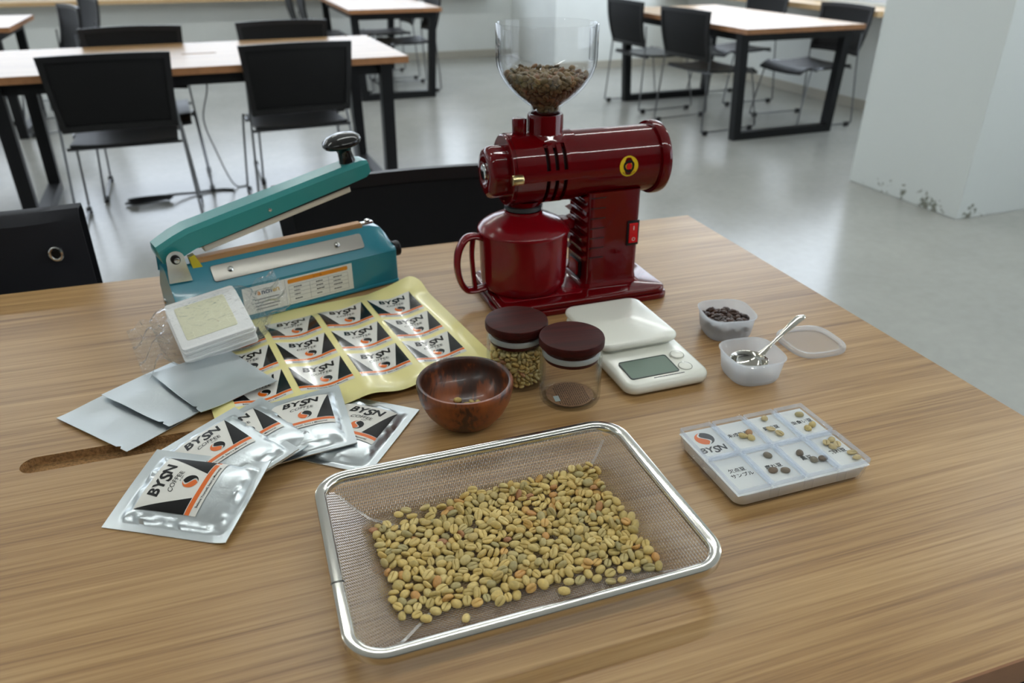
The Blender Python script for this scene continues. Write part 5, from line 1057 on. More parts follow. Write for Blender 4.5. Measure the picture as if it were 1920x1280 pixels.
BEANS['hop'] = [
 (-93, 74, 44, 63, 42, 151, 105), (-80, 25, 30, 70, -5, -174, 102), (-74, -41, 31, 72, 158, 10, 99), (-49, -91, 13, 3, -176, 19, 110), (-20, -82, 83, 140, 47, -49, 101), (4, -24, 21, 63, 32, 90, 90),
 (42, -52, 36, 131, 54, -41, 99), (95, -24, 44, -48, -132, 57, 111), (45, 29, 20, 8, 23, 106, 88), (96, 100, 15, -176, -5, 9, 103), (-27, 91, 8, -176, -4, 64, 85), (-102, -18, 101, -94, 145, -25, 111),
 (-93, -87, 78, 57, -11, -5, 94), (-60, -153, 66, 102, 145, -16, 105), (3, -143, 30, -74, 5, 64, 87), (54, -78, 97, 10, 129, 110, 110), (124, -89, 14, 174, -2, 39, 86), (158, -20, 35, 90, -26, -119, 85),
 (117, 35, 47, 75, -145, -6, 101), (39, 61, 71, -68, -13, -98, 110), (-11, 50, 61, -75, 4, -84, 96), (-86, 111, 50, 116, -41, -28, 112), (-69, 34, 105, -152, -16, 2, 104), (-17, -134, 127, 6, -149, -37, 95),
 (21, -188, 85, 48, -165, 21, 93), (72, -138, 49, -9, 86, 78, 94), (136, -104, 79, 13, -152, 103, 105), (203, 19, 100, 9, 136, 18, 106), (105, 95, 83, -31, 20, 23, 100), (-166, 32, 49, -66, -122, 59, 103),
 (-170, -50, 73, 172, 48, 6, 100), (-142, -137, 94, 135, -5, -52, 102), (87, -226, 134, -5, -138, 119, 102), (203, -112, 124, 137, 15, 77, 97), (247, -3, 166, 29, -10, 142, 89), (148, 48, 145, -105, 119, -38, 101),
 (-208, 44, 136, 72, 31, -21, 100), (-218, -27, 140, 8, 6, 53, 109), (-175, -102, 131, 164, -22, -11, 88), (-78, -202, 108, 33, -148, 19, 90), (-5, -246, 142, 146, -7, -10, 110), (277, -55, 197, -102, -9, -4, 96),
 (260, 77, 159, 149, -28, 68, 97), (-239, 84, 180, 145, -19, -10, 99), (-292, -37, 177, -141, 9, 86, 94), (-223, -120, 173, -72, 36, 122, 97), (-63, -183, 169, -14, 170, 62, 106), (-40, -272, 187, -39, 163, -46, 97),
 (122, -234, 185, 29, -162, -78, 90), (216, -169, 193, -11, -45, -126, 103), (-255, 31, 179, -107, -25, -7, 89), (-346, -43, 235, -122, 34, 45, 86), (-276, -126, 183, 143, 12, -49, 88), (-185, -244, 190, 36, 162, -60, 110),
 (-85, -243, 220, 51, 126, 58, 102), (19, -289, 206, -89, -4, 82, 91), (79, -267, 196, -19, 117, 25, 88), (224, -258, 217, -11, 141, -66, 104), (247, -115, 181, -156, 40, 73, 87), (289, -17, 210, 86, 21, -10, 93),
 (277, 42, 195, -36, -167, 8, 88), (105, -145, 160, 79, 45, 75, 111), (153, -40, 105, -35, -14, -33, 94), (83, 7, 111, 5, -177, 36, 95), (-140, 75, 102, -36, -65, -39, 85), (-148, -67, 160, 140, 25, 13, 97),
 (-77, -115, 135, -55, 12, -100, 87), (34, -154, 147, -44, -146, 62, 109), (132, -202, 426, -1, -172, -51, 92), (208, 159, 424, 175, 6, 4, 94), (-191, -157, 427, 2, 173, 57, 104), (-288, 7, 226, 9, 2, -19, 85),
 (-318, -100, 231, -47, 13, 61, 87), (-249, -186, 208, -25, -24, -169, 86), (-129, -237, 251, 43, 112, 55, 91), (-98, -330, 221, 150, 29, 23, 111), (74, -331, 211, 39, -172, 22, 86), (159, -308, 221, 2, -140, 114, 101),
 (248, -186, 229, 36, -150, -17, 98), (315, -132, 232, 4, 141, 14, 110), (349, 23, 220, 143, 14, 111, 87), (294, 113, 219, -23, 18, -50, 93), (205, -46, 148, 55, 177, -36, 96), (194, 105, 114, 15, 139, 50, 102),
 (-183, 103, 141, -140, -61, -8, 91), (-210, -33, 195, 28, 14, -112, 100), (-150, -162, 155, -34, 171, 23, 108), (52, -215, 204, 94, 124, 13, 94), (143, -163, 149, 98, 23, -94, 104), (286, -15, 421, 172, 0, -92, 96),
 (-241, 27, 448, 46, -4, -63, 110), (-72, -263, 447, 102, -7, 116, 107), (-314, 70, 222, -112, 33, -17, 92), (-371, 20, 240, -30, -148, 44, 91), (-250, -128, 252, 90, -8, -160, 108), (-273, -249, 240, 140, 19, -26, 98),
 (-181, -306, 262, -56, -147, 32, 109), (-19, -370, 244, 17, -140, 61, 108), (89, -317, 255, 156, -4, -59, 98), (225, -314, 275, 65, -17, 18, 85), (337, -207, 263, 25, 142, 5, 95), (359, -56, 254, 25, 154, 8, 103),
 (357, 88, 265, 48, 49, -164, 103), (213, 71, 187, -117, -13, -101, 95), (-250, -60, 241, 102, -13, -115, 105), (-149, -173, 210, -154, 11, -28, 109), (-24, -286, 261, 12, 17, -134, 109), (158, -181, 222, -108, 2, -64, 89),
 (135, -66, 146, -141, -1, -49, 89), (233, 63, 428, 3, -173, -6, 104), (-146, 228, 422, 172, 0, 34, 93), (-178, -68, 450, 9, 13, -165, 104), (71, -247, 439, 39, -21, 49, 88), (-434, -46, 308, -175, 45, 14, 105),
 (-316, -168, 265, -116, -2, -33, 110), (-234, -282, 268, -27, 133, 104, 87), (-145, -364, 296, 11, -24, 139, 103), (31, -358, 270, -130, -22, 117, 95), (159, -343, 295, -59, -36, 126, 98), (226, -228, 293, -32, -20, 102, 104),
 (376, -173, 314, 143, -10, 4, 105), (313, -42, 286, 151, -35, -7, 104), (328, 116, 267, 118, 17, 59, 108), (-316, 52, 289, 45, 166, 21, 85), (-354, -29, 308, 10, 44, 74, 106), (-200, -224, 240, 4, 158, -59, 96),
 (-24, -222, 214, 45, -127, -2, 87), (144, -233, 251, -42, -179, -6, 109), (250, -109, 257, -102, -10, -139, 111), (214, 117, 251, -35, 19, 140, 110), (57, 253, 426, 173, 2, 0, 105), (-198, 152, 428, 0, 172, -43, 111),
 (-133, -203, 442, -9, -7, -128, 94), (241, -139, 440, 56, 7, -62, 91), (-231, -342, 304, -151, -10, -42, 88), (-77, -397, 308, -37, -5, -116, 96), (98, -372, 293, -176, 18, -49, 98), (231, -367, 302, 146, 32, 71, 92),
 (280, -256, 277, -61, 12, 100, 99), (390, -116, 305, 115, 111, -3, 92), (406, 16, 278, -40, 160, -67, 105), (-366, 60, 308, 38, 110, 5, 98), (-367, -100, 285, 69, 34, -4, 104), (-325, -220, 295, -10, 148, 66, 87),
 (-256, 98, 258, 10, 11, 98, 102), (-284, 4, 274, 34, 8, 80, 92), (-201, -190, 275, -4, -149, 101, 97), (-43, -296, 290, 166, -15, 53, 90), (140, -272, 287, -52, -161, -20, 101), (305, -119, 315, 19, -32, -164, 103),
 (265, 43, 241, -179, -5, 23, 91), (-29, 190, 432, 175, 6, 52, 87), (-301, -127, 396, -67, -72, -98, 102), (-6, -257, 438, 9, 8, -115, 93), (233, -63, 453, -70, 67, 84, 85), (161, -399, 328, 43, 13, 120, 91),
 (276, -319, 339, -19, 63, -22, 104), (342, -248, 320, 29, -6, -40, 89), (415, -63, 318, 71, 7, 147, 87), (437, 83, 313, -31, 145, -36, 92), (-415, 32, 325, -118, -14, -56, 101), (-380, -129, 309, -58, 123, 36, 87),
 (-295, -282, 313, 76, -127, -63, 96), (-166, -269, 302, 25, 153, -75, 87), (-19, -394, 337, -145, 10, -97, 104), (-335, 0, 346, -21, 33, 62, 93), (-249, -218, 327, -32, 20, 114, 111), (-101, -296, 281, -100, -27, -111, 84),
 (209, -259, 329, 11, 26, -103, 96), (326, -100, 355, -7, -42, -135, 98), (310, 33, 299, -10, 16, -18, 98), (-166, 238, 484, -90, -2, -123, 95), (-95, -103, 459, 38, -8, 60, 102), (158, -76, 449, -10, -14, -177, 93),
 (112, 194, 449, -13, 25, -76, 96), (387, -239, 355, -5, -156, 29, 88), (430, -14, 334, 0, -177, -29, 97), (-416, -43, 387, -77, -12, -160, 110), (-371, -202, 330, -119, -29, -118, 109), (-302, -327, 340, -58, -163, -23, 91),
 (-156, -358, 342, -156, -11, 99, 108), (7, -410, 313, 30, 21, -116, 88), (186, -381, 361, -30, -35, -114, 87), (308, -319, 352, 19, -117, -21, 93), (-338, 30, 378, -16, 27, 47, 86), (-295, -185, 362, 59, -15, -130, 97),
 (-80, -328, 344, 7, 18, 67, 96), (198, -293, 353, -22, -158, -74, 107), (334, -72, 383, -15, -139, 55, 101), (328, 41, 330, -161, 3, 96, 108), (-162, 13, 437, -6, 175, -56, 92), (6, -87, 446, -3, -173, -62, 87),
 (34, 30, 465, 16, 1, 172, 90), (173, 292, 461, -3, 2, 4, 93), (-454, 88, 366, 21, -7, -15, 89), (-428, -96, 361, -71, 130, 37, 108), (-346, -266, 343, 110, -1, 61, 93), (-243, -311, 365, 39, -176, -49, 106),
 (-93, -429, 355, -173, 21, -51, 112), (55, -427, 327, 82, -71, -106, 92), (223, -354, 387, 77, 32, -30, 91), (351, -313, 370, 112, -14, -81, 92), (440, -144, 367, 94, 4, 27, 98), (426, 43, 377, 64, -31, 171, 93),
 (-296, -83, 299, 75, 0, 95, 85), (-29, -338, 395, 78, -52, -64, 90), (144, -327, 378, -84, 33, 103, 85), (280, -171, 285, -55, -29, -33, 91), (-338, -68, 384, -39, -37, -175, 92), (-250, -197, 464, 107, -3, -14, 86),
 (214, -193, 452, -17, -50, 42, 107), (212, 168, 484, -15, -23, -64, 93), (-62, 93, 443, 172, -1, 28, 88), (-458, 12, 369, -41, -50, 50, 99), (-431, -175, 372, 73, 130, -56, 102), (-275, -232, 385, 97, 1, -145, 102),
 (-205, -416, 332, 139, -22, -50, 87), (-46, -490, 383, -44, 50, 27, 85), (117, -449, 331, 163, -44, -53, 86), (283, -393, 356, 129, 0, 36, 90), (408, -268, 394, -160, 6, 63, 97), (397, -95, 397, 23, -71, 122, 97),
 (447, 103, 381, -92, -152, 14, 85), (-79, -341, 419, 83, 104, -42, 101), (110, -332, 356, 95, 14, 101, 99), (290, -250, 360, -89, 7, -4, 96), (360, 111, 376, 55, 17, -56, 111), (-374, -8, 449, 80, -12, 141, 106),
 (-373, -136, 390, 8, 53, -32, 104), (-37, -182, 449, 3, 11, -152, 100), (195, -6, 444, 19, -4, 113, 85), (45, 184, 460, 116, -10, 125, 107), (-216, 83, 462, 102, 39, -30, 97), (-485, -43, 397, 53, 136, 51, 87),
 (-433, -245, 373, 124, 0, -61, 93), (-314, -351, 378, -7, -146, -94, 84), (-177, -447, 392, -46, -141, 59, 107), (5, -455, 391, 104, 47, -76, 109), (138, -399, 399, 131, -72, 39, 86), (240, -296, 428, -91, -15, -50, 111),
 (433, -187, 381, -84, 45, 31, 96), (464, -71, 381, -88, 4, -45, 99), (338, 268, 424, 41, -55, 138, 103), (49, -388, 393, 76, -4, 160, 107), (364, -173, 391, -91, -38, 63, 99), (355, 14, 372, 156, 34, -77, 98),
 (255, 310, 442, 6, 63, -73, 98), (-384, 79, 391, 46, 58, 64, 94), (-365, -163, 416, -29, -132, -5, 94), (-206, -254, 421, 11, -58, 53, 105), (100, -140, 455, 116, -14, 63, 89), (160, 98, 456, 20, 19, -153, 104),
 (-78, 246, 441, 54, -2, 116, 85), (-203, -51, 477, 165, -6, 50, 92), (-428, 81, 433, 39, 138, 20, 110), (-480, -118, 419, 54, 13, -135, 94), (-369, -240, 419, 106, -58, -101, 98), (-252, -390, 387, 86, -60, 24, 106),
 (-87, -417, 436, 110, -12, 45, 104), (71, -501, 387, 151, 49, 62, 103), (203, -406, 401, 168, 43, 4, 103), (310, -321, 436, 113, 6, -77, 104), (430, -123, 439, -60, -6, -147, 102), (484, -14, 384, -12, -2, -73, 88),
 (398, 164, 421, -171, -24, -54, 93), (188, 419, 431, 144, -14, -110, 87), (18, 464, 455, -20, 176, 20, 108), (-173, 444, 414, 38, 157, -71, 94), (-336, 368, 423, 35, -2, -54, 99), (-420, 221, 427, -66, -26, 176, 87),
 (290, -185, 350, -151, -12, 34, 107), (370, 62, 438, -27, -4, -4, 105), (152, 248, 438, 73, 26, 153, 84), (-325, 233, 447, -118, -133, 3, 90), (-251, -125, 455, -67, 58, 75, 103), (-145, -374, 416, 97, 4, -168, 103),
 (50, -297, 310, 21, 35, 110, 94), (241, 5, 471, 23, 17, 47, 85), (132, 175, 492, 28, -25, 72, 107), (-109, 156, 449, 9, -14, -102, 102), (-96, -172, 491, -2, -26, 68, 103), (-368, -305, 410, -61, -24, 16, 111),
 (-230, -441, 406, 79, 60, 72, 94), (-37, -441, 410, -78, -38, -94, 103), (105, -453, 410, 75, -133, -46, 90), (267, -389, 423, 26, 28, 22, 90), (341, -240, 419, 25, -39, 92, 91), (496, -73, 449, 85, -23, 152, 93),
 (480, 56, 417, 3, -31, -169, 102), (406, 280, 426, -60, 11, 52, 108), (335, 361, 434, 50, -17, -118, 108), (149, 489, 430, 45, 39, -102, 104), (-80, 502, 444, 114, -21, -66, 97), (-185, 369, 414, 33, 51, -52, 90),
 (-401, 329, 430, -26, 17, -141, 92), (-483, 192, 457, -102, 15, 135, 96), (-494, 11, 418, 129, -25, 26, 94), (-451, -188, 431, 8, 144, 24, 107), (307, 85, 392, 101, 2, -75, 89), (219, 242, 427, -52, -124, 60, 99),
 (-326, 30, 437, 25, 40, 106, 110), (-277, -72, 450, -113, 6, 37, 91), (-91, -490, 473, 169, 11, -37, 96), (40, -321, 400, -43, -144, -28, 100), (264, -230, 409, -172, -23, -58, 103), (112, -9, 444, 179, 8, -12, 97),
 (-28, 246, 470, 73, -26, -155, 93), (-125, 41, 467, 141, 6, -43, 112), (-6, -223, 495, -2, 146, 65, 107), (-13, -518, 432, -8, 21, -17, 88), (177, -475, 388, -24, 129, -99, 101), (348, -398, 419, 2, -125, 128, 104),
 (470, -207, 430, -59, 143, 45, 95), (504, -19, 425, 19, -14, 156, 86), (509, 134, 413, 124, 3, 106, 91), (384, 296, 453, 51, -141, 72, 101), (254, 365, 450, 88, -13, -15, 95), (129, 465, 453, -127, -23, -53, 101),
 (-120, 491, 448, -62, -37, -75, 99), (-281, 436, 430, -48, -6, -163, 102), (-373, 271, 420, -11, -128, -64, 92), (-482, 119, 418, 48, 132, 29, 94), (-509, -76, 446, 76, -23, -16, 91), (-437, -260, 449, 100, -26, 18, 98),
 (-328, -367, 414, 6, 148, 65, 85), (-159, -478, 441, 26, -142, -75, 106), (107, 327, 426, -5, 16, 81, 96), (-233, 233, 440, -100, 12, 29, 110), (-315, -211, 447, -33, -23, -80, 98), (-158, -315, 391, 20, -163, 38, 110),
 (157, -280, 435, 95, 16, 45, 97), (311, -153, 417, -15, -14, 35, 96), (294, 119, 437, 155, -23, -20, 97), (227, 237, 508, -19, 165, -58, 107), (-117, 190, 476, 164, -4, 8, 102), (-144, -240, 487, -151, 13, -52, 102),
 (167, -140, 447, -69, -5, -175, 89), (382, -332, 435, -101, 11, -59, 98), (479, -145, 428, -59, -166, 28, 99), (522, 12, 446, -14, -162, 70, 91), (453, 211, 418, 65, -7, 155, 95), (402, 362, 468, -131, 24, 113, 89),
 (231, 485, 432, -127, -20, -11, 96), (71, 524, 433, -110, -33, 16, 93), (-181, 491, 461, -68, 40, 104, 87), (-261, 386, 455, 0, 156, 109, 111), (-389, 163, 458, -135, -30, -57, 108), (-508, 62, 461, -110, 150, -4, 105),
 (-525, -102, 456, -130, 70, -60, 85), (-423, -288, 439, -123, 108, -8, 89), (-299, -442, 426, 132, -36, -62, 97), (-93, -495, 416, 133, 18, 91, 85), (54, -449, 451, -87, 24, -60, 106), (226, -466, 447, 4, 28, 16, 107),
 (-16, 314, 435, -97, -29, -42, 92), (-279, 287, 452, 9, 174, 14, 112), (-330, 98, 412, 100, 1, -2, 91), (-309, -294, 477, -172, 21, -66, 100), (-135, -291, 432, -11, -159, 92, 88), (86, -337, 436, 159, 27, -57, 112),
 (282, -111, 457, -127, 24, 98, 90), (284, 76, 481, -15, -172, -54, 102), (338, 183, 453, 90, -3, -76, 102), (9, 112, 470, -18, 31, -56, 106), (-53, -29, 469, 67, 6, 165, 91), (32, -173, 462, 128, 31, -64, 107),
 (175, -64, 482, -17, 177, 67, 104), (510, 69, 465, 73, -148, 14, 106), (475, 247, 455, 30, -40, -57, 91), (331, 399, 457, 38, -142, 87, 103), (203, 496, 492, 29, -9, -109, 96), (-13, 549, 452, -125, -11, 9, 107),
 (-226, 483, 481, -77, 4, 81, 105), (-338, 357, 485, 74, -2, -59, 111), (-467, 271, 465, 19, 16, 54, 99), (-520, -8, 461, -159, -19, -3, 96), (-506, -163, 464, -30, 28, 167, 85), (-391, -348, 446, -28, -139, -60, 87),
 (-263, -354, 449, 43, 161, 56, 84), (15, -369, 475, -142, 61, 42, 95), (118, -510, 456, 77, 2, 41, 108), (285, -433, 451, 21, -159, -39, 90), (442, -288, 453, 15, -1, -121, 111), (529, -122, 482, -81, -9, -162, 89),
 (-188, 319, 454, 2, 159, -54, 98), (-357, -97, 462, 125, 21, -58, 100), (-208, -336, 435, -15, 146, -45, 94), (-14, -398, 459, -60, -26, -87, 84), (297, -175, 486, -118, 43, -34, 108), (398, -19, 405, 8, 13, 22, 88),
 (286, 260, 475, 173, -48, -4, 109), (-57, 307, 461, -114, 18, -71, 85), (-196, 157, 503, 11, -29, 42, 106), (-180, -109, 491, -40, -154, -17, 97), (151, -200, 475, 171, 22, -59, 107), (135, 100, 511, -82, 42, -134, 102),
 (290, 435, 459, 128, 40, 81, 90), (109, 532, 493, -48, -154, 44, 99), (-89, 536, 510, 36, -21, -57, 110), (-282, 497, 486, -121, -24, 44, 96), (-404, 339, 482, -15, 169, -31, 110), (-520, 160, 470, -18, 74, 5, 96),
 (-542, -68, 503, 136, -3, 17, 102), (-471, -242, 486, 41, 156, 21, 107), (-349, -393, 465, -24, 42, -105, 92), (-217, -489, 478, -16, 152, -6, 110), (-44, -555, 488, -77, -14, -1, 100), (154, -522, 465, -104, 28, 35, 85),
 (235, -361, 475, -71, -20, 2, 85), (462, -229, 488, -171, -12, -54, 91), (534, -61, 473, 94, 15, -29, 87), (454, 115, 450, -123, -10, -121, 93), (462, 301, 487, -21, -26, -17, 94), (-272, 135, 455, 22, -19, 38, 86),
 (-407, -96, 440, -7, 152, -92, 89), (-279, -285, 427, 180, -22, 65, 92), (89, -391, 463, -143, 29, -23, 94), (260, -264, 476, 170, -22, -77, 92), (349, -99, 461, 10, -40, -81, 95), (285, 223, 411, -49, 56, 45, 86),
 (40, 350, 446, -73, 12, -84, 111), (-121, 339, 441, 20, 58, 148, 85), (-288, 21, 482, 46, 180, -20, 88), (-41, -113, 484, 30, 17, -20, 88), (186, -225, 510, 9, -147, -52, 109), (67, 100, 472, -18, -141, 8, 98),
 (-149, 537, 515, -16, 148, -14, 104), (-354, 424, 486, 118, 63, 27, 91), (-394, 260, 489, 36, 58, -77, 92), (-533, 106, 477, -90, 23, 5, 93), (-543, -152, 522, 35, 44, 111, 109), (-467, -330, 489, 122, 32, -36, 103),
 (-357, -417, 494, -32, -142, -25, 107), (-137, -546, 473, 142, 50, 30, 98), (28, -525, 476, -86, -4, 103, 108), (228, -460, 500, 26, 17, 46, 92), (403, -365, 476, -40, -179, 14, 90), (415, -186, 475, 84, -50, 65, 106),
 (553, 27, 502, -63, 0, -129, 94), (499, 179, 470, -144, 39, 19, 85), (386, 433, 507, -114, 3, -43, 109), (245, 430, 480, 21, 116, 23, 97), (38, 547, 500, -143, -9, 49, 105), (-298, -49, 440, 63, -30, 54, 93),
 (-210, -286, 472, 29, 20, 169, 88), (33, -287, 491, -103, 7, 65, 94), (131, -291, 487, 162, 4, 95, 104), (317, -19, 464, -145, 3, 60, 111), (284, 163, 459, 142, 64, 59, 93), (169, 368, 459, -21, -137, -80, 100),
 (-39, 394, 472, 44, 7, -77, 110), (-358, 167, 439, 51, -14, -73, 100), (-35, 29, 473, 113, -15, 113, 89), (63, -72, 461, -141, -6, 103, 93), (155, 30, 496, -12, 3, -144, 105), (-70, 120, 495, 26, 10, 57, 87),
 (-440, 208, 495, -171, 26, 37, 93), (-546, 7, 509, 161, -30, -30, 107), (-511, -211, 502, 155, -53, -22, 89), (-413, -382, 507, 126, -113, 21, 95), (-294, -468, 510, 40, -23, -136, 109), (-202, -538, 532, 17, -20, 142, 88),
 (102, -537, 510, 3, 154, 62, 107), (272, -489, 494, 89, 29, -137, 94), (346, -247, 460, -25, -141, -14, 107), (535, -182, 471, -133, -43, -75, 87), (552, 141, 483, 126, -37, 77, 96), (383, 198, 477, 115, -27, -73, 98),
 (173, 525, 527, -19, 5, 74, 106), (91, 388, 460, -32, -26, -96, 103), (-34, 498, 501, -73, -13, 84, 91), (-341, 462, 531, -31, 25, 4, 85), (-469, 289, 503, -155, -1, 96, 97), (-253, -235, 483, -23, -71, -79, 88),
 (-19, -314, 493, 70, -49, 82, 111), (168, -341, 442, 15, -11, -135, 90), (414, -20, 436, -9, -168, 27, 104), (371, 98, 474, 4, -156, 28, 101), (106, 328, 485, -120, -20, 39, 95), (-124, 396, 453, 30, 177, 59, 87),
 (-323, 91, 470, -152, -7, 12, 110),
]
BEANS['cont'] = [
 (-276, 5, 122, -5, 26, -89, 86), (-186, -73, 182, 32, 10, -40, 110), (-103, -6, 186, -5, -13, 54, 99), (-146, 140, 160, 177, -6, -9, 83), (-4, -215, 159, -173, -1, 8, 105), (-17, -133, 167, -175, -5, 46, 94),
 (-19, 17, 182, 6, -179, 56, 98), (5, 118, 187, -1, 16, 71, 107), (132, -233, 170, -27, 33, -126, 95), (102, -147, 180, 37, 6, -97, 95), (124, 20, 186, -17, -3, -69, 106), (91, 137, 183, -33, 25, 5, 92),
 (228, -212, 112, 2, -15, 51, 93), (204, -123, 159, -3, -174, 8, 108), (211, 11, 180, 20, -23, 110, 110), (184, 115, 176, -14, -7, -155, 104), (-231, -205, 128, -139, 13, -73, 104), (-269, -104, 121, 130, -20, 79, 92),
 (-278, -22, 143, -162, -19, 56, 87), (-232, 199, 114, 58, -68, -92, 102), (-158, -193, 167, -19, 6, -153, 84), (-181, 50, 159, -173, -1, -85, 85), (-101, 91, 188, 38, -2, 43, 101), (-92, 285, 176, 2, 28, -167, 105),
 (-70, -206, 184, 164, -33, 22, 109), (-86, -97, 186, -16, -12, 91, 102), (-13, -57, 196, 104, -153, -3, 89), (-41, 178, 211, -109, -27, 67, 95), (0, 284, 157, 124, 52, 8, 100), (71, -233, 207, -20, 44, -156, 97),
 (53, -145, 184, 140, -12, 76, 91), (153, -56, 196, -36, 134, 79, 107), (138, 186, 179, 165, 31, 35, 106), (67, 228, 154, 174, -4, -36, 88), (239, -218, 145, 4, 165, 76, 85), (180, -176, 174, -70, -175, -20, 90),
 (271, -64, 157, 39, -51, -180, 105), (200, 109, 207, 7, -167, -67, 94), (-247, -197, 179, 7, 169, 38, 96), (-250, -126, 163, -25, -178, 26, 87), (-245, 21, 175, 35, 152, -80, 93), (-275, 110, 135, -22, -1, -83, 90),
 (-253, 215, 155, 108, -8, 55, 83), (-148, -258, 129, -138, -21, 6, 104), (-140, -239, 204, -28, -3, 87, 104), (-176, 23, 199, -10, -180, -11, 84), (-61, 57, 211, 143, 11, 17, 83), (-183, 258, 135, 24, 44, -17, 99),
 (-15, -119, 213, -2, 176, -78, 92), (-107, -158, 217, 14, 25, -179, 88), (-114, 165, 216, -17, 39, 123, 98), (-25, 224, 156, 3, 173, -67, 96), (84, -273, 125, -16, -75, -97, 102), (71, -65, 190, -17, -36, 173, 91),
 (203, -118, 209, 4, 174, -58, 87), (113, 260, 197, -45, -172, 3, 95), (181, 261, 159, -177, -46, -37, 96), (179, -258, 146, 41, -39, -56, 96), (295, -12, 181, 54, 1, -75, 99), (273, 65, 161, -141, 48, -45, 105),
 (226, 218, 132, 170, 21, -57, 99), (-201, -264, 172, -74, -6, 122, 83), (-284, -141, 221, 26, -41, 46, 100), (-291, 74, 193, -21, 48, -171, 88), (-227, 121, 172, -7, 10, 75, 109), (-179, 210, 175, -11, 26, 15, 103),
 (-69, -280, 146, 12, 58, 29, 98), (-193, -128, 212, -39, -19, 115, 108), (-137, -24, 233, 41, 5, 1, 106), (-162, 100, 207, -135, -1, -92, 88), (-88, 204, 178, 24, 31, -123, 91), (28, -282, 132, -121, -61, -37, 83),
 (12, -177, 223, -45, 147, 64, 83), (59, 64, 193, -60, -6, -139, 94), (-127, 240, 216, -102, 143, 24, 94), (36, 205, 205, 36, -2, -53, 101), (138, -286, 190, -6, 3, 164, 93), (124, -171, 226, -174, 7, -24, 94),
 (49, -5, 204, -41, 47, -126, 93), (135, 84, 233, 44, -6, -44, 109), (106, 288, 171, 15, 53, -58, 100), (252, -28, 219, 10, 172, -68, 109), (273, 118, 145, -126, -71, 65, 100), (252, 170, 150, -149, 43, -21, 98),
 (-239, -253, 219, 7, -23, -7, 84), (-275, -192, 235, -39, 5, 167, 88), (-290, -70, 195, -115, -8, 60, 105), (-225, 127, 208, 7, -170, 73, 97), (-280, 180, 201, -16, -34, 53, 90), (-29, -288, 177, -46, 53, -26, 95),
 (-172, -215, 226, -14, 155, -27, 93), (-116, -91, 231, -43, 20, -156, 91), (16, 129, 219, 170, -12, -65, 89), (-153, 286, 203, 46, 6, -137, 96),
]
BEANS['bowl'] = [
 (12, 8, 201, 180, -1, 16, 99), (-98, -23, 205, 180, 5, 10, 96), (140, 47, 209, -169, 1, -76, 87), (-98, 100, 209, -8, -175, 12, 95), (61, -75, 203, -2, 176, -72, 88), (-3, -128, 209, 177, 7, 77, 100),
 (70, 45, 216, 140, 0, -51, 86),
]
# ------------------------------------------------------------------ beans
def bean_mesh(name, mat, L=.0105, W=.008, Hd=.0031, Hu=.0016, gr=.0013):
    al = [0, 22, 45, 66, 80, 86, 90, 94, 100, 114, 135, 158, 180, 212, 241, 270, 299, 328]
    v = [(-L / 2, 0, -.0003)]; nr = 8; n = len(al)
    for j in range(1, nr):
        ph = PI * j / nr; x = -L / 2 * math.cos(ph); s = math.sin(ph) ** .85
        for a in al:
            c, q = math.cos(rad(a)), math.sin(rad(a))
            if q >= 0:
                z = Hu * min(1, q * 1.9) * s; y = W / 2 * c * s
                if 84 <= a <= 96: z -= gr * (1 if a == 90 else .35) * s; y += .0005 * math.sin(x * 500) * s
            else: z = Hd * q * s; y = W / 2 * c * s
            v.append((x, y, z))
    v.append((L / 2, 0, -.0003)); f = []
    for k in range(n): f.append((0, 1 + (k + 1) % n, 1 + k)); f.append((len(v) - 1, 1 + (nr - 2) * n + k, 1 + (nr - 2) * n + (k + 1) % n))
    for j in range(nr - 2):
        for k in range(n): f.append((1 + j * n + k, 1 + j * n + (k + 1) % n, 1 + (j + 1) * n + (k + 1) % n, 1 + (j + 1) * n + k))
    me = bpy.data.meshes.new(name); me.from_pydata(v, [], f); me.materials.append(mat)
    bm = bmesh.new(); bm.from_mesh(me); bmesh.ops.recalc_face_normals(bm, faces=bm.faces); bm.to_mesh(me); bm.free()
    me.polygons.foreach_set('use_smooth', [True] * len(me.polygons)); me.set_sharp_from_angle(angle=rad(55)); me.update()
    return me
def bean_mat(name, stops, rough, coat=0.0):
    m, nt, N, L, p = newmat(name)
    oi = N.new('ShaderNodeObjectInfo'); gi = N.new('ShaderNodeNewGeometry')
    ad = N.new('ShaderNodeMath'); ad.operation = 'ADD'; L.new(oi.outputs['Random'], ad.inputs[0])
    L.new(gi.outputs['Random Per Island'], ad.inputs[1])
    fr = N.new('ShaderNodeMath'); fr.operation = 'FRACT'; L.new(ad.outputs[0], fr.inputs[0])
    r = N.new('ShaderNodeValToRGB'); L.new(fr.outputs[0], r.inputs[0])
    e = r.color_ramp.elements; e[0].position = stops[0][0]; e[0].color = stops[0][1]; e[1].position = stops[-1][0]; e[1].color = stops[-1][1]
    for po, c in stops[1:-1]: x = e.new(po); x.color = c
    tc = N.new('ShaderNodeTexCoord'); n = N.new('ShaderNodeTexNoise'); n.inputs['Scale'].default_value = 420; n.inputs['Detail'].default_value = 3
    L.new(tc.outputs['Object'], n.inputs['Vector'])
    mr = N.new('ShaderNodeMapRange'); mr.inputs[3].default_value = .72; mr.inputs[4].default_value = 1.25; L.new(n.outputs['Fac'], mr.inputs[0])
    h = N.new('ShaderNodeHueSaturation'); L.new(r.outputs[0], h.inputs['Color']); L.new(mr.outputs[0], h.inputs['Value'])
    L.new(h.outputs[0], p.inputs['Base Color']); p.inputs['Roughness'].default_value = rough; p.inputs['Coat Weight'].default_value = coat
    return m
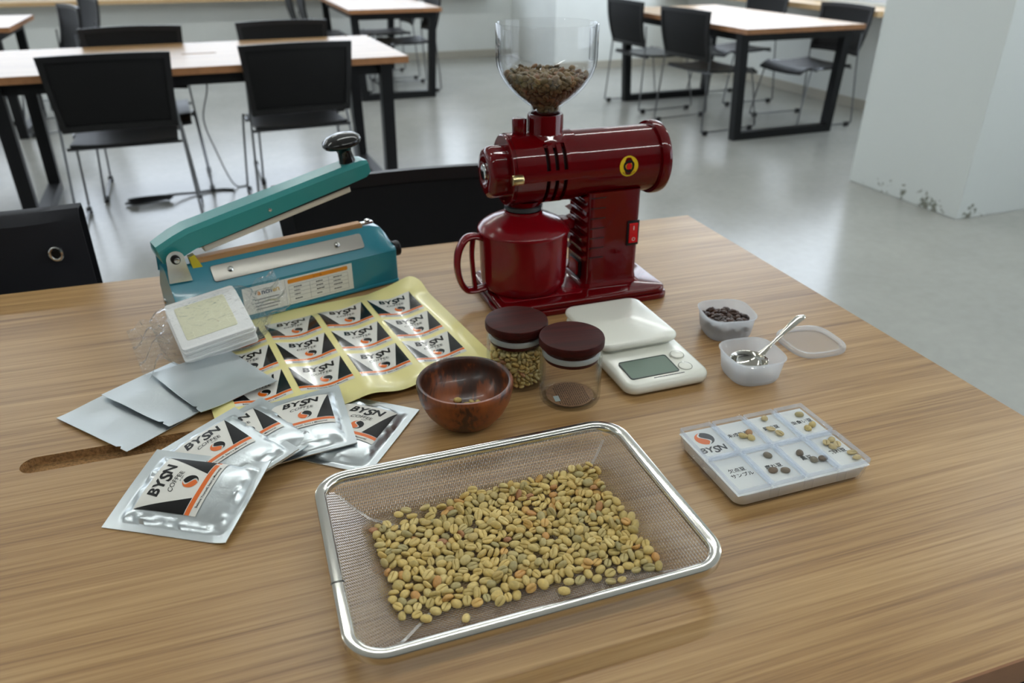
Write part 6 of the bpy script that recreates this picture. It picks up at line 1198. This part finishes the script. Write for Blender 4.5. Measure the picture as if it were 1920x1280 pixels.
M_GREEN = bean_mat('green_coffee_bean', [(0, lin(200, 174, 104)), (.3, lin(210, 184, 114)), (.5, lin(180, 160, 98)), (.62, lin(218, 194, 126)), (.8, lin(166, 154, 106)), (.93, lin(208, 176, 102)), (.97, lin(200, 150, 86)), (1, lin(160, 112, 80))], .5)
M_ROAST = bean_mat('dark_roast_bean', [(0, lin(54, 30, 18)), (.5, lin(68, 40, 24)), (1, lin(42, 22, 14))], .32, .3)
GREEN = bean_mesh('green_bean', M_GREEN); ROAST = bean_mesh('roasted_bean', M_ROAST, .0112, .0084, .0036, .0020)
SHELL = bean_mesh('shell_bean', bean_mat('shell_bean_skin', [(0, lin(190, 168, 110)), (1, lin(206, 184, 132))], .5), .011, .008, .0030, .0002, .0022)
HOPB = bean_mesh('hopper_bean', bean_mat('green_bean_painted_shade', [(0, lin(118, 98, 64)), (.4, lin(104, 90, 62)), (.7, lin(132, 106, 70)), (.9, lin(128, 88, 54)), (1, lin(92, 78, 56))], .5))  # green beans again, with the shade inside the hopper put into the colour
def decode(k):
    out = []
    for x, y, z, a, b, c, s in BEANS[k]:
        out.append(Matrix.Translation((x / 1e4, y / 1e4, z / 1e4)) @ Euler((rad(a), rad(b), rad(c))).to_matrix().to_4x4() @ Matrix.Diagonal((s / 100, s / 100, s / 100, 1)))
    return out
CAMP = Vector((0, 0, T + .5))
def pour(key, base, rz, me, name, label, group, limit, stuff_label, keep=None, score=None):
    B = base if isinstance(base, Matrix) else Matrix.Translation(base) @ Rz(rz)
    ms = [B @ m for m in decode(key) if keep is None or keep(m.translation)]
    sc_ = score or (lambda p: (p - CAMP).length - 3.0 * p.z)
    ms.sort(key=lambda m: sc_(m.translation))
    for m in ms[:limit]:
        o = bpy.data.objects.new(name, me); COL.objects.link(o); o.matrix_world = m; tag(o, label, 'coffee bean', group)
    rest = ms[limit:]
    if rest:
        V = [v.co.copy() for v in me.vertices]; Fq = [tuple(p.vertices) for p in me.polygons]; mb = MB()
        for m in rest: mb.add(V, Fq, m)
        o = mb.build(name + '_heap', me.materials[0], None, smooth=55); tag(o, stuff_label, 'coffee beans', None, 'stuff')

# ------------------------------------------------------------------ wooden bowl
def bowl_mat():
    m, nt, N, L, p = newmat('acacia_bowl_wood')
    tc = N.new('ShaderNodeTexCoord'); mp = N.new('ShaderNodeMapping'); mp.inputs['Scale'].default_value = (14, 4, 9); mp.inputs['Rotation'].default_value = (.3, .2, rad(-38)); mp.inputs['Location'].default_value = (.62, .31, .4)
    L.new(tc.outputs['Object'], mp.inputs[0])
    n = N.new('ShaderNodeTexNoise'); n.inputs['Scale'].default_value = 1.25; n.inputs['Detail'].default_value = 2; n.inputs['Distortion'].default_value = .3; L.new(mp.outputs[0], n.inputs['Vector'])
    mp2 = N.new('ShaderNodeMapping'); mp2.inputs['Scale'].default_value = (260, 26, 120); mp2.inputs['Rotation'].default_value = (.3, .2, rad(-38)); L.new(tc.outputs['Object'], mp2.inputs[0])
    n2 = N.new('ShaderNodeTexNoise'); n2.inputs['Scale'].default_value = 1; n2.inputs['Detail'].default_value = 4; L.new(mp2.outputs[0], n2.inputs['Vector'])
    mx = N.new('ShaderNodeMix'); mx.data_type = 'FLOAT'; mx.inputs[0].default_value = .22; L.new(n.outputs['Fac'], mx.inputs[2]); L.new(n2.outputs['Fac'], mx.inputs[3])
    r = N.new('ShaderNodeValToRGB'); L.new(mx.outputs[0], r.inputs[0]); e = r.color_ramp.elements
    e[0].position = .36; e[0].color = lin(40, 20, 10); e[1].position = .66; e[1].color = lin(150, 80, 32)
    x = e.new(.455); x.color = lin(66, 32, 14); x = e.new(.49); x.color = lin(116, 58, 22)
    L.new(r.outputs[0], p.inputs['Base Color']); p.inputs['Roughness'].default_value = .38; p.inputs['Coat Weight'].default_value = .15
    return m
mb = MB(); mb.lathe([(.0001, .0), (.026, .0), (.029, .001), (.036, .006), (.0455, .018), (.0520, .032), (.0548, .046), (.0552, .0525), (.0540, .0545), (.0510, .0545), (.0495, .0530), (.0485, .046), (.046, .038), (.040, .029), (.028, .0215), (.012, .0185), (.0001, .018)], 64)
bowl = mb.build('wooden_bowl', bowl_mat(), None, smooth=50); bowl.location = (-.0535, .7555, T); tag(bowl, 'small two-toned acacia wood bowl between sticker sheet and glass jars', 'bowl')
pour('bowl', Vector((-.0535, .7555, T - .0006)), 0, GREEN, 'green_coffee_bean', 'green coffee bean at the bottom of the wooden bowl', 'beans in the wooden bowl', 20, '')

# ------------------------------------------------------------------ glass jars
M_JAR = thin_glass('jar_glass', (.994, .996, .995), (.80, .84, .83), 1.3, .01)
M_LID = wood('dark_red_lid_wood', lin(74, 22, 16), lin(58, 15, 11), lin(34, 9, 7), .5, 0, 2.2, spec=.18)
M_SIL = pm('clear_silicone_seal', lin(160, 164, 162), .35)
def make_jar(label, loc, rz):
    o = root('glass_jar', label, 'jar', (loc[0], loc[1], T), rz)
    mb = MB(); mb.lathe([(.0001, .0), (.0335, .0), (.0358, .0012), (.0368, .004), (.0370, .012), (.0370, .066), (.0366, .0705), (.0360, .072), (.0350, .072), (.0346, .070), (.0350, .066), (.0350, .012), (.0342, .0055), (.030, .0038), (.0001, .0034)], 64)
    mb.build('glass_body', M_JAR, o, smooth=50)
    mb = MB(); mb.lathe([(.0001, .0735), (.0372, .0735), (.0386, .0745), (.0388, .0765), (.0388, .0815), (.0380, .0838), (.0360, .0845), (.0001, .0845)], 56); ld = mb.build('wooden_lid', M_LID, o, smooth=40)
    mb = MB(); mb.lathe([(.030, .0560), (.0325, .0560), (.0328, .0585), (.0328, .0735)], 48, cap0=True); mb.build('lid_plug', M_LID, ld, smooth=40)
    mb = MB(); mb.lathe([(.0328, .0605), (.0345, .0610), (.0349, .0625), (.0345, .0640), (.0345, .0655), (.0340, .0670), (.0328, .0675)], 48); mb.build('seal_ring', M_SIL, ld, smooth=50)
    return o
make_jar('glass jar of green beans with dark wooden lid, behind the empty jar', (.0055, .8495), 20)
j2 = make_jar('empty glass jar with dark red wooden lid and printed base sticker', (.0703, .806), 12)
mb = MB(); mb.cyl(.029, .0036, .0039, 48); st2 = mb.build('base_sticker', pm('clear_brown_sticker', lin(132, 98, 66), .5, var=(300, .25)), j2, smooth=0)
mb = MB(); rq = random.Random(3)
for k in range(15):
    x = -.0165 + k * .0026
    hl = math.sqrt(max(0, .0262 ** 2 - x * x)); y = -hl
    while y < hl - .002:
        l = rq.uniform(.002, .006); mb.box(x - .0006, x + .0006, y, min(y + l, hl), .00392, .00404); y += l + .0012
mb.build('sticker_print', pm('brown_fine_print', lin(72, 46, 28), .6), st2, smooth=0)
mb = MB(); mb.box(-.0215, -.0150, -.014, -.002, .0040, .0043); mb.build('price_tag', pm('pale_blue_tag', lin(158, 172, 172), .4), st2, smooth=0)
pour('jar', Vector((.0055, .8495, T)), 0, GREEN, 'green_coffee_bean', 'green coffee bean inside the filled glass jar', 'beans in the glass jar', 0, 'green coffee beans filling the lidded glass jar')
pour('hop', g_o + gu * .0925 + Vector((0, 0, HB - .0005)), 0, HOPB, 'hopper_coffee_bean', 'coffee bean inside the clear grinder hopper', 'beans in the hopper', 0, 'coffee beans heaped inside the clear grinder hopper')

# ------------------------------------------------------------------ kitchen scale
M_SCALE = pm('ivory_plastic', lin(226, 226, 214), .26, coat=.25)
scale = root('kitchen_scale', 'ivory digital kitchen scale with blank grey display', 'scale', (.160, .915, T), 19.5)
mb = MB()
def sc_sec(y, zt, hw): return y, zt, hw
prof = [(-.1045, .0165), (-.020, .0215), (.0975, .0215)]
def top_z(y): return .0165 + (.0225 - .0165) * max(0, min(1, (y + .1045) / .085))
loops = []
for inset, zf in ((.006, 0), (.001, 0), (.0, 0), (.0, 1), (.0015, 1), (.005, 1)):
    lp = rr(.1165 - 2 * inset, .203 - 2 * inset, .016 - inset * .6, 0, 7, 0, -.0035)
    zz = {(.006, 0): .002, (.001, 0): .005, (.0, 0): .009}.get((inset, zf))
    loops.append([(x, y, zz if zf == 0 else top_z(y) - (.004 if inset == 0 else .0012 if inset == .0015 else 0)) for x, y, _ in lp])
mb.loft(loops); mb.build('scale_body', M_SCALE, scale, smooth=50)
mb = MB(); rbox(mb, .100, .112, .018, .0245, .012, .001, 0, .035); mb.build('platform_neck', M_SCALE, scale)
mb = MB(); rbox(mb, .1165, .1300, .0245, .0335, .017, .004, -.001, .0365, n=7); mb.build('weighing_platform', M_SCALE, scale, smooth=50)
sm = Matrix.Translation((-.012, -.0695, top_z(-.0695) + .0002)) @ Rx(4.0)
mb = MB(); lo = rr(.0665, .0385, .0035, .0006, 4); li = rr(.0655, .0375, .003, .0006, 4); lb = rr(.0655, .0375, .003, -.0025, 4)
mb = MB(); mb.loft([rr(.0675, .0395, .0035, -.0008, 4), rr(.0675, .0395, .0035, .0005, 4), rr(.0650, .0370, .003, .0005, 4), rr(.0645, .0365, .003, -.0004, 4)], False, False, sm)
scr = mb.build('display_bezel', pm('dark_bezel', lin(60, 70, 66), .4), scale, smooth=40)
mb = MB(); lpp = rr(.0650, .0370, .003, .0001, 4); mb.add(lpp, [tuple(range(len(lpp)))], sm); mb.build('lcd_display', pm('lcd_grey_green', lin(116, 134, 120), .12, coat=.6), scale, smooth=0)
for (bx_, by_) in ((.037, -.0543), (.0335, -.0812)):
    bM = Matrix.Translation((bx_, by_, top_z(by_))) @ Rx(4)
    mb = MB(); mb.lathe([(.0092, -.001), (.0092, .0003), (.0088, .0006), (.0083, .0002), (.0080, .0008), (.005, .0013), (.0001, .0015)], 32, bM); b_ = mb.build('scale_button', M_SCALE, scale, smooth=50)
    mb = MB(); mb.tube([tuple(bM @ Vector((.0088 * math.cos(a), .0088 * math.sin(a), .0004))) for a in [2 * PI * k / 32 for k in range(32)]], .00028, 4, True); mb.build('button_outline', M_GREYINK, b_)
mb = MB(); rq = random.Random(9); xx = -.017
while xx < .024:
    wd = rq.uniform(.0012, .003); mb.box(xx, xx + wd, -.0940, -.0925, top_z(-.093), top_z(-.093) + .00025); xx += wd + .0007
mb.build('tiny_print', M_GREYINK, scale, smooth=0)

# ------------------------------------------------------------------ small plastic tubs, lid, scoop
M_PP = thin_glass('milky_polypropylene', (.97, .98, 1.0), (.90, .94, 1.0), 1.42, .12, .42, (.93, .97, 1.0))
def sq_loop(r, z, p=3.4, n=48, sy=1.0):
    o = []
    for k in range(n):
        a = 2 * PI * k / n; c, s = math.cos(a), math.sin(a); d = (abs(c) ** p + abs(s) ** p) ** (-1 / p); o.append((r * d * c, sy * r * d * s, z))
    return o
def make_tub(label, loc, rz):
    mb = MB(); mb.loft([sq_loop(.0005, .0022), sq_loop(.0255, .0022, 2.8), sq_loop(.0285, .0015, 3), sq_loop(.0300, .003, 3.2), sq_loop(.0318, .008), sq_loop(.0352, .0335), sq_loop(.0368, .0338), sq_loop(.0370, .0350), sq_loop(.0362, .0358), sq_loop(.0352, .0352), sq_loop(.0340, .0340), sq_loop(.0308, .009), sq_loop(.0285, .0045, 3.1), sq_loop(.0005, .0042)], True, True)
    o = mb.build('plastic_tub', M_PP, None, smooth=50); o.location = (*loc, T - .0012); o.rotation_euler = (0, 0, rad(rz)); return tag(o, label, 'container')
make_tub('milky plastic tub filled with dark roasted beans', (.3015, .9790), 8)
make_tub('milky plastic tub with a steel scoop resting in it', (.3040, .8590), 14)
pour('cont', Vector((.3015, .9790, T + .0028)), 8, ROAST, 'roasted_coffee_bean', 'dark roasted coffee bean in the milky plastic tub', 'roasted beans in the tub', 100, '')
mb = MB(); mb.loft([sq_loop(.0350, .0), sq_loop(.0392, .0), sq_loop(.0398, .0015), sq_loop(.0398, .0060), sq_loop(.0392, .0075), sq_loop(.0372, .0078), sq_loop(.0362, .0066), sq_loop(.0345, .0064), sq_loop(.0335, .0040), sq_loop(.0325, .0030), sq_loop(.0005, .0030)], False, True)
lid = mb.build('tub_lid', M_PP, None, smooth=40); lid.location = (.4115, .9435, T); lid.rotation_euler = (0, 0, rad(16)); tag(lid, 'loose milky plastic lid lying right of the scoop', 'lid')
M_SPOON = pm('polished_spoon_steel', (.66, .64, .58, 1), .10, 1.0)
spoon = root('coffee_scoop', 'shiny steel coffee scoop leaning in the plastic tub', 'scoop', (.3005, .8560, T + .0035), 36)
sp = MB(); sp.lathe([(.0001, .0), (.006, .0006), (.0125, .003), (.0185, .008), (.0222, .0145), (.0235, .0205), (.0240, .0208), (.0236, .0212), (.0228, .0207), (.0212, .0148), (.0178, .0092), (.0120, .0042), (.0001, .0016)], 40)
spb = sp.build('scoop_bowl', M_SPOON, spoon, smooth=50)
hp = smooth_path([(.0215, 0, .0195), (.0275, 0, .0225), (.036, 0, .0265), (.048, 0, .0320), (.066, 0, .0400), (.082, 0, .0465), (.096, 0, .0515), (.104, 0, .0520)], 4)
wd = [.0060, .0044, .0034, .0030, .0038, .0056, .0066, .0030]
rl = []
for i in range(len(hp)):
    t = i / (len(hp) - 1) * (len(wd) - 1); k = min(int(t), len(wd) - 2); rl.append((.0014, wd[k] + (wd[k + 1] - wd[k]) * (t - k)))
mb = MB(); mb.tube(hp, rl, 10, flat=(0, 0, 1)); mb.build('scoop_handle', M_SPOON, spoon, smooth=60)

# ------------------------------------------------------------------ sample case
M_CASE = thin_glass('clear_case_plastic', (.993, .995, .998), (.84, .89, .97), 1.36, .02)
M_CASER = thin_glass('case_ridge_plastic', (.94, .96, .99), (.84, .89, .97), 1.5, .05, .22, (.92, .95, 1.0))
M_CASEB = pm('white_case_insert', lin(232, 230, 222), .6)
case = root('sample_case', 'clear eight-compartment case of labelled defect bean samples', 'sample case', (.2753, .6727, T), 19.1)
mb = MB(); mb.loft([rr(.148, .104, .010, .001, 6), rr(.152, .108, .010, .003, 6), rr(.1570, .1135, .009, .0168, 6), rr(.1570, .1135, .009, .0172, 6)]); mb.build('white_insert', M_CASEB, case, smooth=40)
mb = MB(); mb.loft([rr(.150, .106, .011, .0, 6), rr(.156, .112, .011, .002, 6), rr(.1595, .1160, .009, .0185, 6), rr(.162, .1185, .009, .0190, 6), rr(.162, .1185, .009, .0205, 6), rr(.1592, .1157, .009, .0205, 6), rr(.1578, .1143, .009, .004, 6)], True, False)
mb.build('case_shell', M_CASE, case, smooth=40)
cw = .0400; chh = .0580
cxs = [-.0598, -.0199, .0199, .0598]
for ri, cy in ((0, .0288), (1, -.0288)):
    for ci, cx in enumerate(cxs):
        mb = MB(); mb.loft([rr(cw - .002, chh - .002, .0015, .0228, 3, cx, cy), rr(cw - .002, chh - .002, .0015, .0240, 3, cx, cy), rr(cw - .0035, chh - .0035, .0012, .0246, 3, cx, cy)], True, True)
        cl_ = mb.build('compartment_lid', M_CASE, case, smooth=30)
        mb = MB(); mb.loft([rr(cw - .0022 - 2 * i_, chh - .0022 - 2 * i_, .0014, z_, 3, cx, cy) for i_, z_ in ((0, .0205), (0, .0250), (.0009, .0250), (.0009, .0205))], closed=True); mb.build('lid_ridge', M_CASER, cl_, smooth=30)
for x in (-.0399, 0, .0399):
    mb = MB(); mb.box(x - .0007, x + .0007, -.056, .056, .0173, .0225); mb.build('divider', M_CASE, case, smooth=0)
mb = MB(); mb.box(-.0775, .0775, -.0007, .0007, .0173, .0225); mb.build('divider', M_CASE, case, smooth=0)
for sx in (-1, 1):
    for yy in (-.010, .014):
        mb = MB(); rbox(mb, .010, .020, .012, .0195, .003, .0012, sx * .0835, yy, n=3); mb.build('latch_tab', M_CASE, case)
for x in (-.0399, .0, .0399):
    for sy in (-1, 1):
        mb = MB(); rbox(mb, .008, .006, .010, .0215, .002, .001, x, sy * .0605, n=3); mb.build('hinge_tab', M_CASE, case)
for ri, cy in ((0, .0288), (1, -.0288)):
    for ci, cx in enumerate(cxs):
        pr = MB(); w0, h0 = cw - .0022, chh - .0026
        pr.box(cx - w0 / 2, cx + w0 / 2, cy - h0 / 2, cy + h0 / 2, .0172, .0175)
        def ct(t, size, x, y, mi=1, bold=.018, shear=0.0):
            v, f = glyphs(t, size, bold, shear); pr.add([(x + a, y + b, .01765) for a, b in v], f, None, mi)
        k = (ri, ci)
        if k == (0, 0):
            R = .0108
            for mi, sg in ((2, 1), (3, -1)):
                n = 16; P = [(R * math.cos(rad(90 + 180 * q / n)), R * math.sin(rad(90 + 180 * q / n))) for q in range(n + 1)]
                m_ = [(.0046 * math.sin(PI * 2 * (q / n)) - .0011, -R + 2 * R * q / n) for q in range(n + 1)]; Q = []
                for q in range(n + 1): Q += [P[q], m_[n - q]]
                pr.add([(-.0575 + sg * x, .0395 + sg * y, .01765) for x, y in Q], [(2 * q, 2 * q + 1, 2 * q + 3, 2 * q + 2) for q in range(n)], None, mi)
            ct('B', .0125, -.0705, .0195, 3, .035, .1); ct('Y', .0125, -.0630, .0193, 3, .035, .1); ct('S', .0150, -.0562, .0180, 3, .03, .18); ct('N', .0125, -.0480, .0195, 3, .035, .1)
        if k == (0, 1): ct('未成熟豆', .0068, -.0180, .0340)
        if k == (0, 2): ct('貝殻豆', .0068, .0235, .0335)
        if k == (0, 3): ct('虫食い豆', .0068, .0630, .0325)
        if k == (1, 0): ct('欠点豆', .0066, -.0560, -.0200); ct('サンプル', .0066, -.0550, -.0285)
        if k == (1, 1): ct('腐れ豆', .0066, -.0165, -.0265)
        if k == (1, 2): ct('黒豆', .0068, .0250, -.0255)
        if k == (1, 3): ct('割れ豆', .0068, .0635, -.0265)
        pr.build('sample_card', [pm('white_card', lin(228, 230, 226), .5), M_INK, M_ORANGE, pm('charcoal_print', lin(52, 52, 54), .4)], case, smooth=0)
CASE_M = Matrix.Translation((.2753, .6727, T)) @ Rz(19.1)
DARKB = bean_mesh('dark_bean', bean_mat('dark_defect_bean', [(0, lin(92, 80, 62)), (.5, lin(120, 98, 76)), (1, lin(132, 124, 104))], .5), .0100, .0080)
def put_bean(me, x, y, lab, grp, flip, seed, s=1.0):
    q = random.Random(seed); o = bpy.data.objects.new('sample_bean', me); COL.objects.link(o)
    rot = Euler((rad(q.uniform(-8, 8)) + (PI if flip else 0), rad(q.uniform(-8, 8)), q.uniform(0, 6.28))).to_matrix().to_4x4()
    o.matrix_world = CASE_M @ Matrix.Translation((x, y, .0175 + (.0018 if flip else .0032) * s)) @ rot @ Matrix.Diagonal((s, s, s, 1)); tag(o, lab, 'coffee bean', grp)
for me, pts, lab, grp in (
    (GREEN, [(-.0067, .0318, 1), (-.0172, .0276, 0), (-.0101, .0229, 1)], 'pale bean in the second compartment, right of the logo one', 'beans in the second compartment'),
    (SHELL, [(.0257, .0495, 1), (.0196, .0293, 0), (.0235, .0192, 0)], 'hollow shell bean in the third compartment of the back row', 'shell beans in the third compartment'),
    (GREEN, [(.0680, .0439, 1), (.0597, .0178, 1), (.0688, .0222, 1)], 'round bean in the back right corner compartment', 'beans in the back right compartment'),
    (DARKB, [(-.0125, -.0102, 1), (-.0227, -.0336, 1), (-.0109, -.0377, 1)], 'brown spotted bean in the second compartment of the front row', 'spotted beans'),
    (DARKB, [(.0216, -.0179, 1), (.0283, -.0323, 1), (.0375, -.0345, 0)], 'dark bean in the third compartment of the front row', 'dark beans'),
    (SHELL, [(.0690, -.0092, 1), (.0598, -.0120, 0), (.0690, -.0180, 0), (.0618, -.0200, 1), (.0735, -.0354, 0), (.0726, -.0440, 1)], 'broken bean in the front right corner compartment', 'broken beans')):
    for k, (x, y, fl) in enumerate(pts): put_bean(me, x, y, lab, grp, fl, k + len(lab), .98)

# ------------------------------------------------------------------ mesh tray
M_WIRE = pm('steel_wire', (.80, .79, .77, 1), .24, 1.0)
TRC, TRA = (-.003, .544), 19.2
tray = root('mesh_tray', 'rectangular stainless steel mesh tray of green beans', 'tray', (TRC[0], TRC[1], T), TRA)
RA_, RB_, ba, bb, TD = .1525, .1075, .114, .078, .031
def tz(x, y):
    ax = max(0, (abs(x) - ba) / (RA_ - ba)); ay = max(0, (abs(y) - bb) / (RB_ - bb)); m = max(ax, ay)
    m = min(1, m); m = m * m * (1.6 - .6 * m) * .35 + m * .65 if m < 1 else 1
    return .0016 + TD * m
def inside_rim(x, y, r=.024):
    dx, dy = abs(x) - (RA_ - r), abs(y) - (RB_ - r)
    if abs(x) > RA_ or abs(y) > RB_: return False
    return not (dx > 0 and dy > 0 and dx * dx + dy * dy > r * r)
pit, wr = .0019, .00026
nxw, nyw = int(2 * RA_ / pit), int(2 * RB_ / pit)
gx = [(-nxw / 2 + i) * pit for i in range(nxw + 1)]; gy = [(-nyw / 2 + j) * pit for j in range(nyw + 1)]
V = []; F = []
def wire(pts, axis):
    n = len(pts)
    if n < 2: return
    o = len(V)
    for (x, y, z) in pts:
        for k in range(3):
            a = 2 * PI * k / 3 + PI / 2
            c, s = wr * math.cos(a), wr * math.sin(a)
            V.append((x, y + c, z + s) if axis == 0 else (x + c, y, z + s))
    for i in range(n - 1):
        for k in range(3): F.append((o + i * 3 + k, o + i * 3 + (k + 1) % 3, o + i * 3 + 3 + (k + 1) % 3, o + i * 3 + 3 + k))
for j, y in enumerate(gy):
    wire([(x, y, tz(x, y) + wr * (1 if (i + j) % 2 else -1)) for i, x in enumerate(gx) if inside_rim(x, y)], 0)
for i, x in enumerate(gx):
    wire([(x, y, tz(x, y) - wr * (1 if (i + j) % 2 else -1)) for j, y in enumerate(gy) if inside_rim(x, y)], 1)
me = bpy.data.meshes.new('wire_mesh'); me.from_pydata(V, [], F); me.materials.append(M_WIRE); me.update()
wo = bpy.data.objects.new('wire_mesh', me); COL.objects.link(wo); wo.parent = tray; tag(wo, kind='stuff')
for sx in (-1, 1):
    for sy in (-1, 1):                        # folded corner seams
        mb = MB()
        for k in (-1, 0, 1):
            pts = []
            for t in ls(0, 1, 14):
                x = ba - .028 + (RA_ - .012 - ba + .028) * t; y = bb - .024 + (RB_ - .010 - bb + .024) * t
                pts.append((sx * x + k * .0007 * sx, sy * y - k * .0007 * sy, tz(x, y) + .0006))
            mb.tube(pts, .0003, 4)
        mb.build('corner_seam', M_WIRE, tray)
M_RIM = pm('tray_rim_steel', (.66, .65, .60, 1), .13, 1.0)
prof = []
for k in range(14):
    a = 2 * PI * k / 14; prof.append((.0056 * math.cos(a) * (1 if abs(math.cos(a)) > .2 else 1), .0040 * math.sin(a)))
def rim_loop(off, z): return rr(2 * (RA_ + .0045 + off), 2 * (RB_ + .0045 + off), .0285 + off, z, 10)
prs = [(.0054, .0016), (.0048, .0030), (.0030, .0036), (.0, .0036), (-.0035, .0034), (-.0050, .0022), (-.0056, .0), (-.0054, -.0036), (-.0044, -.0040), (-.0040, .0), (.0, .0020), (.0038, .0), (.0042, -.0038), (.0054, -.0040)]
mb = MB(); mb.loft([rim_loop(o_, TD + .0016 + z_) for o_, z_ in prs], closed=True)
rim = mb.build('steel_rim', M_RIM, tray, smooth=45)
mb = MB()
xs = -(RA_ + .0045); yj = -.030
mb.loft([[(xs - o_ * 1.06, yj + q, TD + .0016 + z_ * 1.06 + .0002) for o_, z_ in prs[:9]] for q in (-.0007, .0007)], False, False); mb.build('rim_joint', pm('dark_joint', (.12, .12, .11, 1), .4, 1.0), rim, smooth=40)
TM = Matrix.Translation((TRC[0], TRC[1], T + .0022)) @ Rz(TRA)
pour('tray', TM, 0, GREEN, 'green_coffee_bean', 'green coffee bean spread out in the steel mesh tray', 'green beans in the mesh tray', 300, 'green coffee beans lying under and between the others in the mesh tray', None, lambda p: (p - CAMP).length - 6.0 * p.z)
